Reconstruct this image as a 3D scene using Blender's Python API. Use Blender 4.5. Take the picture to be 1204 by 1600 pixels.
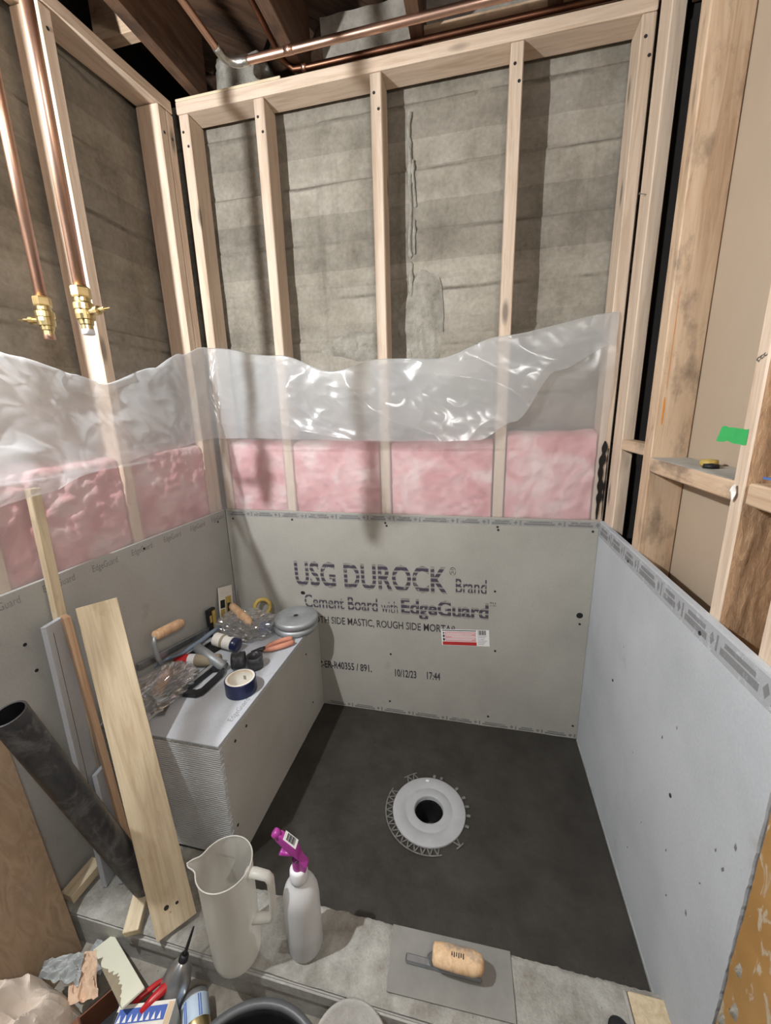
import bpy, bmesh, math, random
from mathutils import Vector, Matrix, noise, Euler

for o in list(bpy.data.objects): bpy.data.objects.remove(o)
SC = bpy.context.scene
COL = SC.collection
R = random.Random(7)
V = Vector
PI = math.pi

# ------------------------------------------------------------------ camera
cam = bpy.data.cameras.new('camera'); cam_o = bpy.data.objects.new('camera', cam); COL.objects.link(cam_o)
YAW, PITCH, ROLL = -.2278, -.2417, -.0258
fwd = V((math.sin(YAW)*math.cos(PITCH), math.cos(YAW)*math.cos(PITCH), math.sin(PITCH)))
rgt = V((math.cos(YAW), -math.sin(YAW), 0)); up = rgt.cross(fwd)
r2 = math.cos(ROLL)*rgt + math.sin(ROLL)*up; u2 = -math.sin(ROLL)*rgt + math.cos(ROLL)*up
m = Matrix((r2, u2, -fwd)).transposed().to_4x4(); m.translation = V((-.4395, -1.5246, 1.3366))
cam_o.matrix_world = m
cam.sensor_fit = 'VERTICAL'; cam.sensor_height = 24; cam.lens = 24*623.75/1600; cam.clip_start = .02
SC.camera = cam_o

# ------------------------------------------------------------------ light
w = bpy.data.worlds.new('world'); SC.world = w; w.use_nodes = True
bg = w.node_tree.nodes['Background']; bg.inputs[0].default_value = (.93, .95, 1, 1); bg.inputs[1].default_value = .10

def lamp(name, kind, loc, energy, color, **k):
    l = bpy.data.lights.new(name, kind); l.energy = energy; l.color = color
    for a, b in k.items(): setattr(l, a, b)
    o = bpy.data.objects.new(name, l); COL.objects.link(o); o.location = loc
    return o
lamp('work_light', 'POINT', (-1.47, -1.33, 1.96), 150, (.95, .98, 1), shadow_soft_size=.016)
b = lamp('room_lamp', 'AREA', (-.12, -1.80, 1.85), 13, (1, .97, .93), shape='DISK', size=.22)
b.rotation_euler = (V((-1.3, -.4, .7))-V((-.12, -1.80, 1.85))).to_track_quat('-Z', 'Y').to_euler()
SC.view_settings.view_transform = 'Standard'; SC.view_settings.look = 'None'
SC.view_settings.exposure = -.44; SC.view_settings.gamma = 1; SC.view_settings.use_curve_mapping = False

# ------------------------------------------------------------------ materials
class NT:
    def __init__(s, name):
        s.m = bpy.data.materials.new(name); s.m.use_nodes = True; s.t = s.m.node_tree
        s.b = s.t.nodes['Principled BSDF']; s.out = s.t.nodes['Material Output']
    def n(s, typ, **k):
        x = s.t.nodes.new('ShaderNode'+typ)
        for a, v in k.items(): setattr(x, a, v)
        return x
    def l(s, a, b): s.t.links.new(a, b)
    def co(s, scale=(1, 1, 1), rnd=0, kind='Object'):
        tc = s.n('TexCoord'); mp = s.n('Mapping'); s.l(tc.outputs[kind], mp.inputs[0]); mp.inputs['Scale'].default_value = scale
        if rnd:
            oi = s.n('ObjectInfo'); mu = s.n('Math', operation='MULTIPLY'); mu.inputs[1].default_value = rnd
            s.l(oi.outputs['Random'], mu.inputs[0]); s.l(mu.outputs[0], mp.inputs['Location'])
        return mp.outputs[0]
    def noise(s, vec, scale, detail=4, rough=.55, dist=0):
        x = s.n('TexNoise'); s.l(vec, x.inputs['Vector']); x.inputs['Scale'].default_value = scale
        x.inputs['Detail'].default_value = detail; x.inputs['Roughness'].default_value = rough; x.inputs['Distortion'].default_value = dist
        return x.outputs['Fac']
    def ramp(s, fac, stops):
        x = s.n('ValToRGB'); s.l(fac, x.inputs[0]); e = x.color_ramp.elements
        while len(e) < len(stops): e.new(.5)
        for i, (p, c) in enumerate(stops):
            e[i].position = p; e[i].color = (c if isinstance(c, tuple) else (c, c, c))+(1,)
        return x.outputs[0]
    def mix(s, fac, a, b, mode='MIX'):
        x = s.n('Mix', data_type='RGBA', blend_type=mode)
        for i, v in ((0, fac), (6, a), (7, b)):
            if isinstance(v, (int, float)): x.inputs[i].default_value = v
            elif isinstance(v, tuple): x.inputs[i].default_value = v+(1,)
            else: s.l(v, x.inputs[i])
        return x.outputs[2]
    def bump(s, h, strength=.3, dist=.002, prev=None):
        x = s.n('Bump'); x.inputs['Strength'].default_value = strength; x.inputs['Distance'].default_value = dist
        s.l(h, x.inputs['Height'])
        if prev: s.l(prev, x.inputs['Normal'])
        return x.outputs[0]
    def fin(s, col=None, rough=.7, nrm=None, metal=0, spec=None, **k):
        if col is not None:
            if isinstance(col, tuple): s.b.inputs['Base Color'].default_value = col+(1,)
            else: s.l(col, s.b.inputs['Base Color'])
        if isinstance(rough, (int, float)): s.b.inputs['Roughness'].default_value = rough
        else: s.l(rough, s.b.inputs['Roughness'])
        if nrm: s.l(nrm, s.b.inputs['Normal'])
        s.b.inputs['Metallic'].default_value = metal
        if spec is not None: s.b.inputs['Specular IOR Level'].default_value = spec
        for a, v in k.items(): s.b.inputs[a.replace('_', ' ')].default_value = v
        return s.m

def srgb(r, g, b):
    f = lambda c: ((c/255+.055)/1.055)**2.4 if c > 10 else c/255/12.92
    return (f(r), f(g), f(b))

def wood(name, base, dark, knots=True, rough=.62, grain=1., dirt=None, dirt_lo=.5, dsc=3.2):
    t = NT(name); v = t.co((16*grain, 16*grain, 1.1), 7)
    g = t.noise(v, 3, 5, .6, 1.2); c = t.ramp(g, [(.3, dark), (.55, base), (.8, tuple(min(1, x*1.12) for x in base))])
    fine = t.noise(t.co((120, 120, 5), 3), 3, 3); c = t.mix(.16, c, t.ramp(fine, [(.3, .35), (.7, 1.)]), 'MULTIPLY')
    if knots:
        vo = t.n('TexVoronoi'); t.l(t.co((9, 9, 2.6), 9), vo.inputs['Vector']); vo.inputs['Scale'].default_value = 1.1
        k = t.ramp(vo.outputs['Distance'], [(.06, 1.), (.14, 0.)]); c = t.mix(k, c, tuple(x*.35 for x in base[:3]))
    if dirt:
        d = t.ramp(t.noise(t.co((3, 3, 1.6), 5), dsc, 6, .65), [(dirt_lo, 0.), (dirt_lo+.14, .75)]); c = t.mix(d, c, dirt)
    oi = t.n('ObjectInfo'); r = t.ramp(oi.outputs['Random'], [(0, .9), (1, 1.06)]); c = t.mix(1., c, r, 'MULTIPLY')
    return t.fin(c, rough, t.bump(fine, .25, .001))

M = {}
M['pine'] = wood('pine', srgb(214, 193, 172), srgb(193, 168, 144))
M['pine_pale'] = wood('pine_pale', srgb(220, 203, 172), srgb(198, 176, 142), dirt=srgb(176, 150, 112), dirt_lo=.6)
M['old_wood'] = wood('old_wood', srgb(205, 178, 150), srgb(180, 148, 118), dirt=srgb(112, 96, 82), dirt_lo=.51)
M['rough_wood'] = wood('rough_wood', srgb(170, 130, 92), srgb(128, 92, 60), knots=False, grain=.7)
M['brown_wood'] = wood('brown_wood', srgb(198, 164, 132), srgb(172, 134, 102), knots=False)
M['joist'] = wood('joist', srgb(104, 78, 60), srgb(74, 54, 40), dirt=srgb(52, 42, 36))
M['handle'] = wood('handle', srgb(222, 184, 146), srgb(198, 152, 112), knots=False, rough=.45)
M['worn_handle'] = wood('worn_handle', srgb(222, 190, 152), srgb(196, 156, 112), knots=False, dirt=srgb(136, 130, 124), dirt_lo=.5, dsc=9)

def rough_side():
    t = NT('rough_sawn'); v = t.co((14, 14, 3.5), 3); h = t.noise(v, 9, 6, .7, .8)
    return t.fin(t.ramp(h, [(.3, srgb(154, 120, 90)), (.55, srgb(188, 152, 118)), (.75, srgb(208, 176, 142))]), .8, t.bump(h, .6, .006))
M['rough_sawn'] = rough_side()

def plywood():
    t = NT('plywood'); v = t.co((5, 5, 1.3), 3); g = t.noise(v, 3.5, 5, .55, 2.5)
    c = t.ramp(g, [(.25, srgb(138, 116, 94)), (.45, srgb(174, 150, 124)), (.6, srgb(158, 134, 108)), (.75, srgb(188, 166, 142))])
    s = t.noise(t.co((3, 3, 3)), 3, 3); c = t.mix(t.ramp(s, [(.5, 0.), (.7, .5)]), c, srgb(150, 132, 112))
    return t.fin(c, .7, t.bump(g, .15, .001))
M['plywood'] = plywood()

def concrete(name, base, dark, light, scale=1., bump=.5, spec=.3, rough=.9):
    t = NT(name); v = t.co((scale,)*3)
    a = t.noise(v, 4.5, 8, .68); c = t.ramp(a, [(.3, dark), (.5, base), (.72, light)])
    f = t.noise(v, 60, 4, .6); c = t.mix(.3, c, t.ramp(f, [(.3, .55), (.65, 1.)]), 'MULTIPLY')
    vo = t.n('TexVoronoi'); t.l(v, vo.inputs['Vector']); vo.inputs['Scale'].default_value = 38
    pit = t.ramp(vo.outputs['Distance'], [(.05, 1.), (.11, 0.)]); msk = t.ramp(t.noise(v, 6, 2), [(.52, 0.), (.6, 1.)])
    pm = t.mix(1., pit, msk, 'MULTIPLY'); c = t.mix(pm, c, tuple(x*.35 for x in dark))
    n1 = t.bump(f, bump, .003); return t.fin(c, rough, t.bump(a, bump, .006, n1), spec=spec)
def wall_concrete():
    t = NT('foundation_concrete'); v = t.co()
    bands = t.noise(t.co((.7, .7, 7)), 2.2, 3, .5); a = t.noise(v, 5, 8, .7)
    c = t.ramp(a, [(.28, srgb(126, 120, 109)), (.5, srgb(160, 154, 142)), (.74, srgb(184, 178, 168))])
    c = t.mix(.22, c, t.ramp(bands, [(.3, srgb(140, 132, 120)), (.65, srgb(215, 210, 200))]), 'MULTIPLY')
    strk = t.noise(t.co((9, 9, .5)), 2.2, 4, .6); c = t.mix(t.ramp(strk, [(.56, 0.), (.74, .45)]), c, srgb(112, 106, 96))
    f = t.noise(v, 70, 4, .6); c = t.mix(.35, c, t.ramp(f, [(.3, .5), (.62, 1.)]), 'MULTIPLY')
    sx = t.n('SeparateXYZ'); t.l(v, sx.inputs[0])
    wob = t.n('Math', operation='MULTIPLY_ADD'); wob.inputs[1].default_value = .014; t.l(t.noise(v, 9, 4), wob.inputs[0]); t.l(sx.outputs[2], wob.inputs[2])
    dv = t.n('Math', operation='MULTIPLY_ADD'); dv.inputs[1].default_value = 1/.1925; dv.inputs[2].default_value = -(2.367/.1925)+20.5; t.l(wob.outputs[0], dv.inputs[0])
    fr_ = t.n('Math', operation='FRACT'); t.l(dv.outputs[0], fr_.inputs[0])
    fl_ = t.n('Math', operation='FLOOR'); t.l(dv.outputs[0], fl_.inputs[0])
    wn = t.n('TexWhiteNoise', noise_dimensions='1D'); t.l(fl_.outputs[0], wn.inputs['W'])
    c = t.mix(1., c, t.ramp(wn.outputs['Value'], [(0, .84), (1, 1.08)]), 'MULTIPLY')
    line = t.ramp(fr_.outputs[0], [(.455, 0.), (.492, 1.), (.508, 1.), (.56, 0.)]); brk = t.ramp(t.noise(v, 5, 5, .7), [(.46, .05), (.64, .75)])
    c = t.mix(t.mix(1., line, brk, 'MULTIPLY'), c, srgb(78, 72, 62))
    n1 = t.bump(f, .5, .003)
    return t.fin(c, .92, t.bump(a, .5, .006, n1), spec=.2)
M['wall_concrete'] = wall_concrete()
M['mortar_pan'] = concrete('mortar_pan', srgb(54, 51, 46), srgb(38, 35, 31), srgb(65, 62, 57), 1.2, .35, .45, .6)
M['floor_concrete'] = concrete('floor_concrete', srgb(142, 136, 126), srgb(112, 106, 98), srgb(172, 166, 156), 1.6, .5)
M['curb_mortar'] = concrete('curb_mortar', srgb(160, 158, 151), srgb(126, 122, 113), srgb(188, 188, 182), 3, .8)
M['curb_face'] = concrete('curb_face', srgb(172, 170, 165), srgb(150, 147, 141), srgb(190, 188, 183), 2, .3)
M['mortar_lump'] = concrete('mortar_lump', srgb(152, 148, 138), srgb(118, 114, 104), srgb(180, 176, 166), 3, .8)

def board(name, base, mesh_amt=.3, spots=.5):
    t = NT(name); v = t.co(); a = t.noise(v, 3, 5, .6); k = lambda s: tuple(min(1, x*s) for x in base)
    c = t.ramp(a, [(.3, k(.86)), (.55, k(1)), (.75, k(1.07))])
    st = t.noise(v, 7, 5, .65); c = t.mix(t.ramp(st, [(.64, 0.), (.74, .3)]), c, srgb(140, 130, 112))
    vo = t.n('TexVoronoi'); t.l(v, vo.inputs['Vector']); vo.inputs['Scale'].default_value = 30
    pit = t.ramp(vo.outputs['Distance'], [(.035, 1.), (.06, 0.)]); msk = t.ramp(t.noise(v, 9, 2), [(.57, 0.), (.62, spots)])
    c = t.mix(t.mix(1., pit, msk, 'MULTIPLY'), c, k(.3))
    wv = t.n('TexWave', bands_direction='X'); wv.inputs['Scale'].default_value = 110
    wz = t.n('TexWave', bands_direction='Z'); wz.inputs['Scale'].default_value = 110
    wy = t.n('TexWave', bands_direction='Y'); wy.inputs['Scale'].default_value = 110
    for q in (wv, wz, wy): t.l(v, q.inputs['Vector']); q.inputs['Distortion'].default_value = 1.2
    g = t.mix(.5, t.mix(.5, wv.outputs['Fac'], wz.outputs['Fac']), wy.outputs['Fac'])
    f = t.noise(v, 160, 3); h = t.mix(1-mesh_amt, g, f)
    c = t.mix(.22, c, t.ramp(f, [(.3, .6), (.7, 1.)]), 'MULTIPLY')
    return t.fin(c, .9, t.bump(h, .35, .0015), spec=.2)
M['board_rough'] = board('cement_board_rough_side', srgb(168, 165, 157), .7)
M['board_left'] = board('cement_board_left', srgb(174, 174, 170), .3)
M['board_smooth'] = board('cement_board_smooth_side', srgb(186, 190, 195), .15)
M['board_bench'] = board('cement_board_bench', srgb(188, 186, 179), .15)
def ribbed():
    t = NT('cement_board_ribbed'); v = t.co(); w_ = t.n('TexWave', bands_direction='Z'); w_.inputs['Scale'].default_value = 42; w_.inputs['Distortion'].default_value = 3; w_.inputs['Detail Scale'].default_value = 3
    t.l(v, w_.inputs['Vector']); n = t.noise(v, 9, 5); c = t.ramp(n, [(.3, srgb(186, 188, 188)), (.7, srgb(208, 210, 212))])
    return t.fin(c, .9, t.bump(w_.outputs['Fac'], .5, .002), spec=.2)
M['board_ribbed'] = ribbed()
M['board_cut'] = concrete('cement_board_cut_edge', srgb(170, 168, 162), srgb(140, 138, 132), srgb(195, 194, 190), 8, .9)

def insul():
    t = NT('pink_fibreglass'); v = t.co((1, 1, 1), 5); a = t.noise(v, 8, 7, .7, .6); f = t.noise(t.co((1, 1, 2.2), 5), 55, 5, .7, 1.2)
    c = t.ramp(a, [(.36, srgb(208, 138, 140)), (.5, srgb(226, 174, 174)), (.62, srgb(236, 210, 207))])
    c = t.mix(.35, c, t.ramp(f, [(.3, .6), (.65, 1.)]), 'MULTIPLY')
    n1 = t.bump(f, .5, .004); return t.fin(c, .95, t.bump(a, .6, .012, n1), spec=.05)
M['insulation'] = insul()

def film(name, alpha, tint, gloss_rough, gl=.12, trans=.5):
    t = NT(name); tr = t.n('BsdfTransparent'); di = t.n('BsdfDiffuse'); tl = t.n('BsdfTranslucent'); g = t.n('BsdfGlossy')
    di.inputs[0].default_value = tint+(1,); tl.inputs[0].default_value = tint+(1,); g.inputs['Roughness'].default_value = gloss_rough
    n = t.noise(t.co(), 30, 3); bp = t.bump(n, .12, .002); t.l(bp, g.inputs['Normal'])
    m1 = t.n('MixShader'); m1.inputs[0].default_value = trans; t.l(di.outputs[0], m1.inputs[1]); t.l(tl.outputs[0], m1.inputs[2])
    lw = t.n('LayerWeight'); lw.inputs[0].default_value = .35
    ad = t.n('MapRange'); ad.inputs[3].default_value = alpha; ad.inputs[4].default_value = min(1, alpha+.35); t.l(lw.outputs['Facing'], ad.inputs[0])
    m2 = t.n('MixShader'); t.l(ad.outputs[0], m2.inputs[0]); t.l(tr.outputs[0], m2.inputs[1]); t.l(m1.outputs[0], m2.inputs[2])
    m3 = t.n('MixShader'); m3.inputs[0].default_value = gl; t.l(m2.outputs[0], m3.inputs[1]); t.l(g.outputs[0], m3.inputs[2])
    t.l(m3.outputs[0], t.out.inputs[0]); return t.m
M['poly'] = film('polythene_film', .36, (.9, .92, .94), .22, .05, .55)
M['bag'] = film('clear_bag_film', .08, (.88, .89, .89), .13, .38)

def plain(name, col, rough=.5, metal=0, var=.15, sc=25, spec=None, bump=.0, **k):
    t = NT(name); n = t.noise(t.co(), sc, 5, .6)
    c = t.ramp(n, [(.3, tuple(x*(1-var) for x in col)), (.7, tuple(min(1, x*(1+var)) for x in col))])
    return t.fin(c, rough, t.bump(n, bump, .002) if bump else None, metal, spec, **k)
M['copper'] = plain('copper', srgb(206, 168, 148), .34, 1, .18, 9)
M['copper_dull'] = plain('copper_dull', srgb(120, 84, 66), .38, 1, .3, 12)
M['brass'] = plain('brass', srgb(205, 186, 138), .3, 1, .12, 40)
M['solder'] = plain('solder', srgb(190, 190, 185), .35, 1, .2, 60)
M['steel'] = plain('steel', srgb(165, 168, 170), .42, 1, .15, 30)
M['steel_blade'] = plain('steel_blade', srgb(150, 150, 146), .55, .55, .16, 9)
M['zinc'] = plain('zinc', srgb(168, 172, 174), .5, .55, .15, 20)
M['iron'] = plain('iron', srgb(60, 60, 62), .5, .6, .2, 40)
M['black_plastic'] = plain('black_plastic', srgb(30, 30, 32), .38, 0, .3, 30)
def scuffed():
    t = NT('abs_pipe'); v = t.co((1, 1, .6)); c = t.ramp(t.noise(v, 22, 6, .7), [(.3, srgb(34, 34, 37)), (.6, srgb(62, 63, 66))])
    c = t.mix(t.ramp(t.noise(v, 9, 7, .75, .8), [(.5, 0.), (.64, .55)]), c, srgb(132, 134, 134))
    return t.fin(c, t.ramp(t.noise(v, 9, 4), [(.4, .35), (.6, .6)]))
M['abs'] = scuffed()
M['white_plastic'] = plain('white_plastic', srgb(225, 226, 228), .4, 0, .06, 14)
M['collar_mesh'] = plain('collar_mesh', srgb(112, 110, 106), .7, 0, .35, 60)
M['drain_plastic'] = plain('drain_plastic', srgb(166, 168, 170), .5, 0, .08, 18)
M['navy'] = plain('navy_wrap', srgb(28, 36, 72), .3, 0, .2, 20)
M['card'] = plain('tan_cardboard', srgb(205, 182, 150), .8, 0, .1, 20)
M['cardwhite'] = plain('white_card', srgb(222, 218, 208), .7, 0, .08, 20)
M['yellow'] = plain('yellow_card', srgb(186, 160, 84), .6, 0, .3, 30)
M['orange'] = plain('orange_grip', srgb(206, 140, 116), .45, 0, .12, 30)
M['red'] = plain('red_plastic', srgb(186, 40, 44), .35, 0, .15, 30)
M['magenta'] = plain('magenta_plastic', srgb(168, 60, 150), .35, 0, .1, 30)
M['green_tape'] = plain('green_tape', srgb(48, 160, 84), .6, 0, .06, 30)
M['blue'] = plain('blue_plastic', srgb(70, 110, 170), .35, 0, .12, 30)
M['slate'] = plain('slate_grip', srgb(112, 126, 142), .45, 0, .1, 30)
M['paint_white'] = plain('cream_paint', srgb(222, 222, 202), .6, 0, .05, 8)
M['peel'] = plain('bare_backing', srgb(150, 138, 116), .85, 0, .12, 30)
M['kraft'] = plain('kraft_paper', srgb(205, 176, 150), .85, 0, .12, 14, bump=.3)
M['paper_bag'] = plain('pale_paper', srgb(206, 192, 178), .85, 0, .1, 12, bump=.3)
M['greypaper'] = plain('grey_foil_scrap', srgb(160, 164, 164), .45, 0, .2, 14)
M['brown_box'] = plain('brown_box', srgb(120, 76, 54), .7, 0, .15, 14)
M['black'] = plain('black_matte', srgb(18, 18, 20), .6, 0, .2, 14)
M['tar'] = plain('black_sealant', srgb(16, 16, 16), .35, 0, .2, 40)
M['putty'] = plain('white_caulk', srgb(230, 228, 224), .35, 0, .05, 40)
M['orange_stain'] = plain('orange_stain', srgb(205, 130, 50), .5, 0, .1, 40)
M['silver_can'] = plain('silver_can', srgb(190, 192, 194), .3, .8, .08, 20)
M['grey_plastic'] = plain('grey_plastic', srgb(122, 124, 126), .42, 0, .1, 20)
M['dark_rim'] = plain('dark_grey_rim', srgb(78, 80, 82), .45, 0, .12, 20)
M['label_blue'] = plain('blue_white_label', srgb(182, 200, 216), .5, 0, .12, 30)
M['print_blue'] = plain('blue_print', srgb(62, 92, 168), .5, 0, .15, 30)
M['drywall'] = plain('drywall_paper_back', srgb(172, 154, 134), .85, 0, .05, 3)
M['green_ink'] = plain('green_ink', srgb(120, 190, 140), .7, 0, .05, 30)
M['void'] = plain('unlit_void', srgb(48, 44, 42), .9, 0, .2, 10)  # near-black colour stands in for unlit gaps and hollows

def hardboard():
    t = NT('tan_hardboard'); v = t.co(); a = t.noise(v, 6, 4); c = t.ramp(a, [(.3, srgb(158, 118, 66)), (.7, srgb(178, 138, 84))])
    s = t.noise(t.co((1, 2.4, 1)), 11, 5, .6, 1.6); c = t.mix(t.ramp(s, [(.56, 0.), (.62, .85)]), c, srgb(188, 176, 156))
    return t.fin(c, .55, t.bump(s, .3, .003))
M['hardboard'] = hardboard()

def ink(name, col, stripes=True, amt=.85, density=150):
    t = NT(name); t.fin(col, .8); tr = t.n('BsdfTransparent'); mx = t.n('MixShader')
    v = t.co(kind='Object'); f = t.noise(v, 40, 4, .7); k = t.ramp(f, [(.32, 0.), (.45, amt)])
    if stripes:
        wz = t.n('TexWave', bands_direction='Y'); wz.inputs['Scale'].default_value = density/20; wz.inputs['Distortion'].default_value = .6
        t.l(v, wz.inputs['Vector']); k = t.mix(1., k, t.ramp(wz.outputs['Fac'], [(.2, .25), (.4, 1.)]), 'MULTIPLY')
    t.l(k, mx.inputs[0]); t.l(tr.outputs[0], mx.inputs[1]); t.l(t.b.outputs[0], mx.inputs[2]); t.l(mx.outputs[0], t.out.inputs[0])
    return t.m
M['ink'] = ink('violet_black_ink', srgb(70, 64, 76), True, .92, 290)
M['ink_fine'] = ink('black_ink', srgb(52, 48, 54), False, .9)
M['ink_faint'] = ink('faint_grey_ink', srgb(128, 127, 128), False, .5)
M['tape_band'] = ink('grey_edge_tape', srgb(176, 177, 178), False, .4)
M['ink_solid'] = plain('barcode_ink', srgb(60, 60, 64), .7, 0, .05, 30)
M['label_red'] = plain('label_red', srgb(178, 48, 48), .5, 0, .05, 30)
M['label_pink'] = plain('label_pink', srgb(214, 156, 158), .5, 0, .05, 30)
M['label_white'] = plain('label_white', srgb(226, 226, 224), .5, 0, .03, 30)

def frosted(name, col, tr_amt, rough=.35, weight=.5):
    t = NT(name); t.fin(col, rough); tl = t.n('BsdfTranslucent'); tl.inputs[0].default_value = col+(1,)
    m1 = t.n('MixShader'); m1.inputs[0].default_value = weight; t.l(t.b.outputs[0], m1.inputs[1]); t.l(tl.outputs[0], m1.inputs[2])
    tp = t.n('BsdfTransparent'); m2 = t.n('MixShader'); m2.inputs[0].default_value = tr_amt
    t.l(m1.outputs[0], m2.inputs[1]); t.l(tp.outputs[0], m2.inputs[2]); t.l(m2.outputs[0], t.out.inputs[0]); return t.m
M['jug'] = frosted('frosted_jug_plastic', srgb(228, 226, 218), .36, .35, .3)
M['bottle'] = frosted('frosted_bottle_plastic', srgb(240, 241, 242), .22, .35, .25)
M['water'] = frosted('cloudy_water', srgb(228, 231, 232), .3, .1, .3)

# ------------------------------------------------------------------ object helpers
WM = {}
def I4(): return Matrix.Identity(4)
def link(name, me, mat, parent=None, W=None, smooth=False):
    o = bpy.data.objects.new(name, me); COL.objects.link(o)
    if mat is not None and not me.materials: me.materials.append(M[mat] if isinstance(mat, str) else mat)
    if smooth:
        for p in me.polygons: p.use_smooth = True
    W = W or I4(); WM[o] = W
    if parent is not None: o.parent = parent; o.matrix_basis = WM[parent].inverted() @ W
    else: o.matrix_basis = W
    return o
def mk(name, vf, mat, parent=None, W=None, smooth=False, keep=False):
    """vf = (verts, faces); verts in world space when W is None (origin moved to the base centre)"""
    vs, fs = vf
    vs = [V(v) for v in vs]
    if W is None and not keep:
        lo = V([min(v[i] for v in vs) for i in range(3)]); hi = V([max(v[i] for v in vs) for i in range(3)])
        c = V(((lo.x+hi.x)/2, (lo.y+hi.y)/2, lo.z)); vs = [v-c for v in vs]; W = Matrix.Translation(c)
    me = bpy.data.meshes.new(name); me.from_pydata([tuple(v) for v in vs], [], fs); me.validate(); me.update()
    return link(name, me, mat, parent, W, smooth)
def tag(o, label=None, cat=None, group=None, kind=None):
    if label: o['label'] = label
    if cat: o['category'] = cat
    if group: o['group'] = group
    if kind: o['kind'] = kind
    return o
def thing(name, loc, label, cat, group=None):
    o = bpy.data.objects.new(name, None); COL.objects.link(o); o.location = loc; o.empty_display_size = .05
    WM[o] = Matrix.Translation(V(loc)); return tag(o, label, cat, group)
def merge(*parts):
    vs, fs = [], []
    for a, b in parts:
        n = len(vs); vs += [tuple(v) for v in a]; fs += [tuple(i+n for i in f) for f in b]
    return vs, fs
def xf(vf, W): return [tuple(W @ V(v)) for v in vf[0]], vf[1]
def box(x0, x1, y0, y1, z0, z1, bev=.0015):
    bm = bmesh.new(); bmesh.ops.create_cube(bm, size=1)
    for v in bm.verts: v.co = V((x0+(v.co.x+.5)*(x1-x0), y0+(v.co.y+.5)*(y1-y0), z0+(v.co.z+.5)*(z1-z0)))
    if bev: bmesh.ops.bevel(bm, geom=bm.edges[:], offset=bev, segments=1, affect='EDGES')
    bmesh.ops.recalc_face_normals(bm, faces=bm.faces[:])
    bm.verts.index_update(); r = ([tuple(v.co) for v in bm.verts], [tuple(v.index for v in f.verts) for f in bm.faces]); bm.free(); return r
def frame(pb, pt, hint):
    z = (V(pt)-V(pb)).normalized(); x = V(hint); x = (x-z*x.dot(z)).normalized(); y = z.cross(x)
    W = Matrix((x, y, z)).transposed().to_4x4(); W.translation = V(pb); return W
def plank(name, pb, pt, hint, w, t, mat, parent=None, bev=.0015, twist=.0):
    """long box from pb to pt, width along hint; local Z runs along the grain"""
    W = frame(pb, pt, hint); L = (V(pt)-V(pb)).length
    return mk(name, box(-w/2, w/2, -t/2, t/2, 0, L, bev), mat, parent, W)
def bx(name, a, mat, parent=None, bev=.0015):
    x0, x1, y0, y1, z0, z1 = a; d = (x1-x0, y1-y0, z1-z0); i = d.index(max(d)); c = V(((x0+x1)/2, (y0+y1)/2, (z0+z1)/2))
    pb, pt = c.copy(), c.copy(); pb[i] = a[2*i]; pt[i] = a[2*i+1]
    j, k = [q for q in range(3) if q != i]; h = V((0, 0, 0)); h[j] = 1
    return plank(name, pb, pt, h, d[j], d[k], mat, parent, bev)
def lathe(prof, n=32, cap0=False, cap1=False):
    vs, fs = [], []
    for r, z in prof:
        for i in range(n): a = 2*PI*i/n; vs.append((r*math.cos(a), r*math.sin(a), z))
    for k in range(len(prof)-1):
        for i in range(n): j = (i+1) % n; fs.append((k*n+i, k*n+j, (k+1)*n+j, (k+1)*n+i))
    if cap0: fs.append(tuple(range(n))[::-1])
    if cap1: fs.append(tuple((len(prof)-1)*n+i for i in range(n)))
    return vs, fs
def tube(path, r, n=10, cap=True):
    path = [V(p) for p in path]; rs = r if isinstance(r, (list, tuple)) else [r]*len(path); vs, fs = [], []
    t0 = (path[1]-path[0]).normalized(); x = t0.orthogonal().normalized()
    for k, p in enumerate(path):
        t = (path[min(k+1, len(path)-1)]-path[max(k-1, 0)]).normalized(); x = (x-t*x.dot(t)).normalized(); y = t.cross(x)
        for i in range(n): a = 2*PI*i/n; vs.append(tuple(p+rs[k]*(math.cos(a)*x+math.sin(a)*y)))
    for k in range(len(path)-1):
        for i in range(n): j = (i+1) % n; fs.append((k*n+i, k*n+j, (k+1)*n+j, (k+1)*n+i))
    if cap: fs += [tuple(range(n))[::-1], tuple((len(path)-1)*n+i for i in range(n))]
    return vs, fs
def prism(poly, h, W=None):
    n = len(poly); vs = [(x, y, 0) for x, y in poly]+[(x, y, h) for x, y in poly]
    fs = [tuple(range(n))[::-1], tuple(range(n, 2*n))]+[(i, (i+1) % n, n+(i+1) % n, n+i) for i in range(n)]
    return xf((vs, fs), W) if W else (vs, fs)
def grid(nu, nv, fn):
    vs = [fn(i/nu, j/nv) for j in range(nv+1) for i in range(nu+1)]
    fs = [(j*(nu+1)+i, j*(nu+1)+i+1, (j+1)*(nu+1)+i+1, (j+1)*(nu+1)+i) for j in range(nv) for i in range(nu)]
    return vs, fs
def ax(origin, zdir, xhint=(1, 0, 0)):
    z = V(zdir).normalized(); x = V(xhint); x = x-z*x.dot(z)
    if x.length < 1e-4: x = z.orthogonal()
    x.normalize(); W = Matrix((x, z.cross(x), z)).transposed().to_4x4(); W.translation = V(origin); return W
def nz(x, y, z, s=1., o=0): return noise.noise(V((x*s+o, y*s-o, z*s+2*o)))
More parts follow.
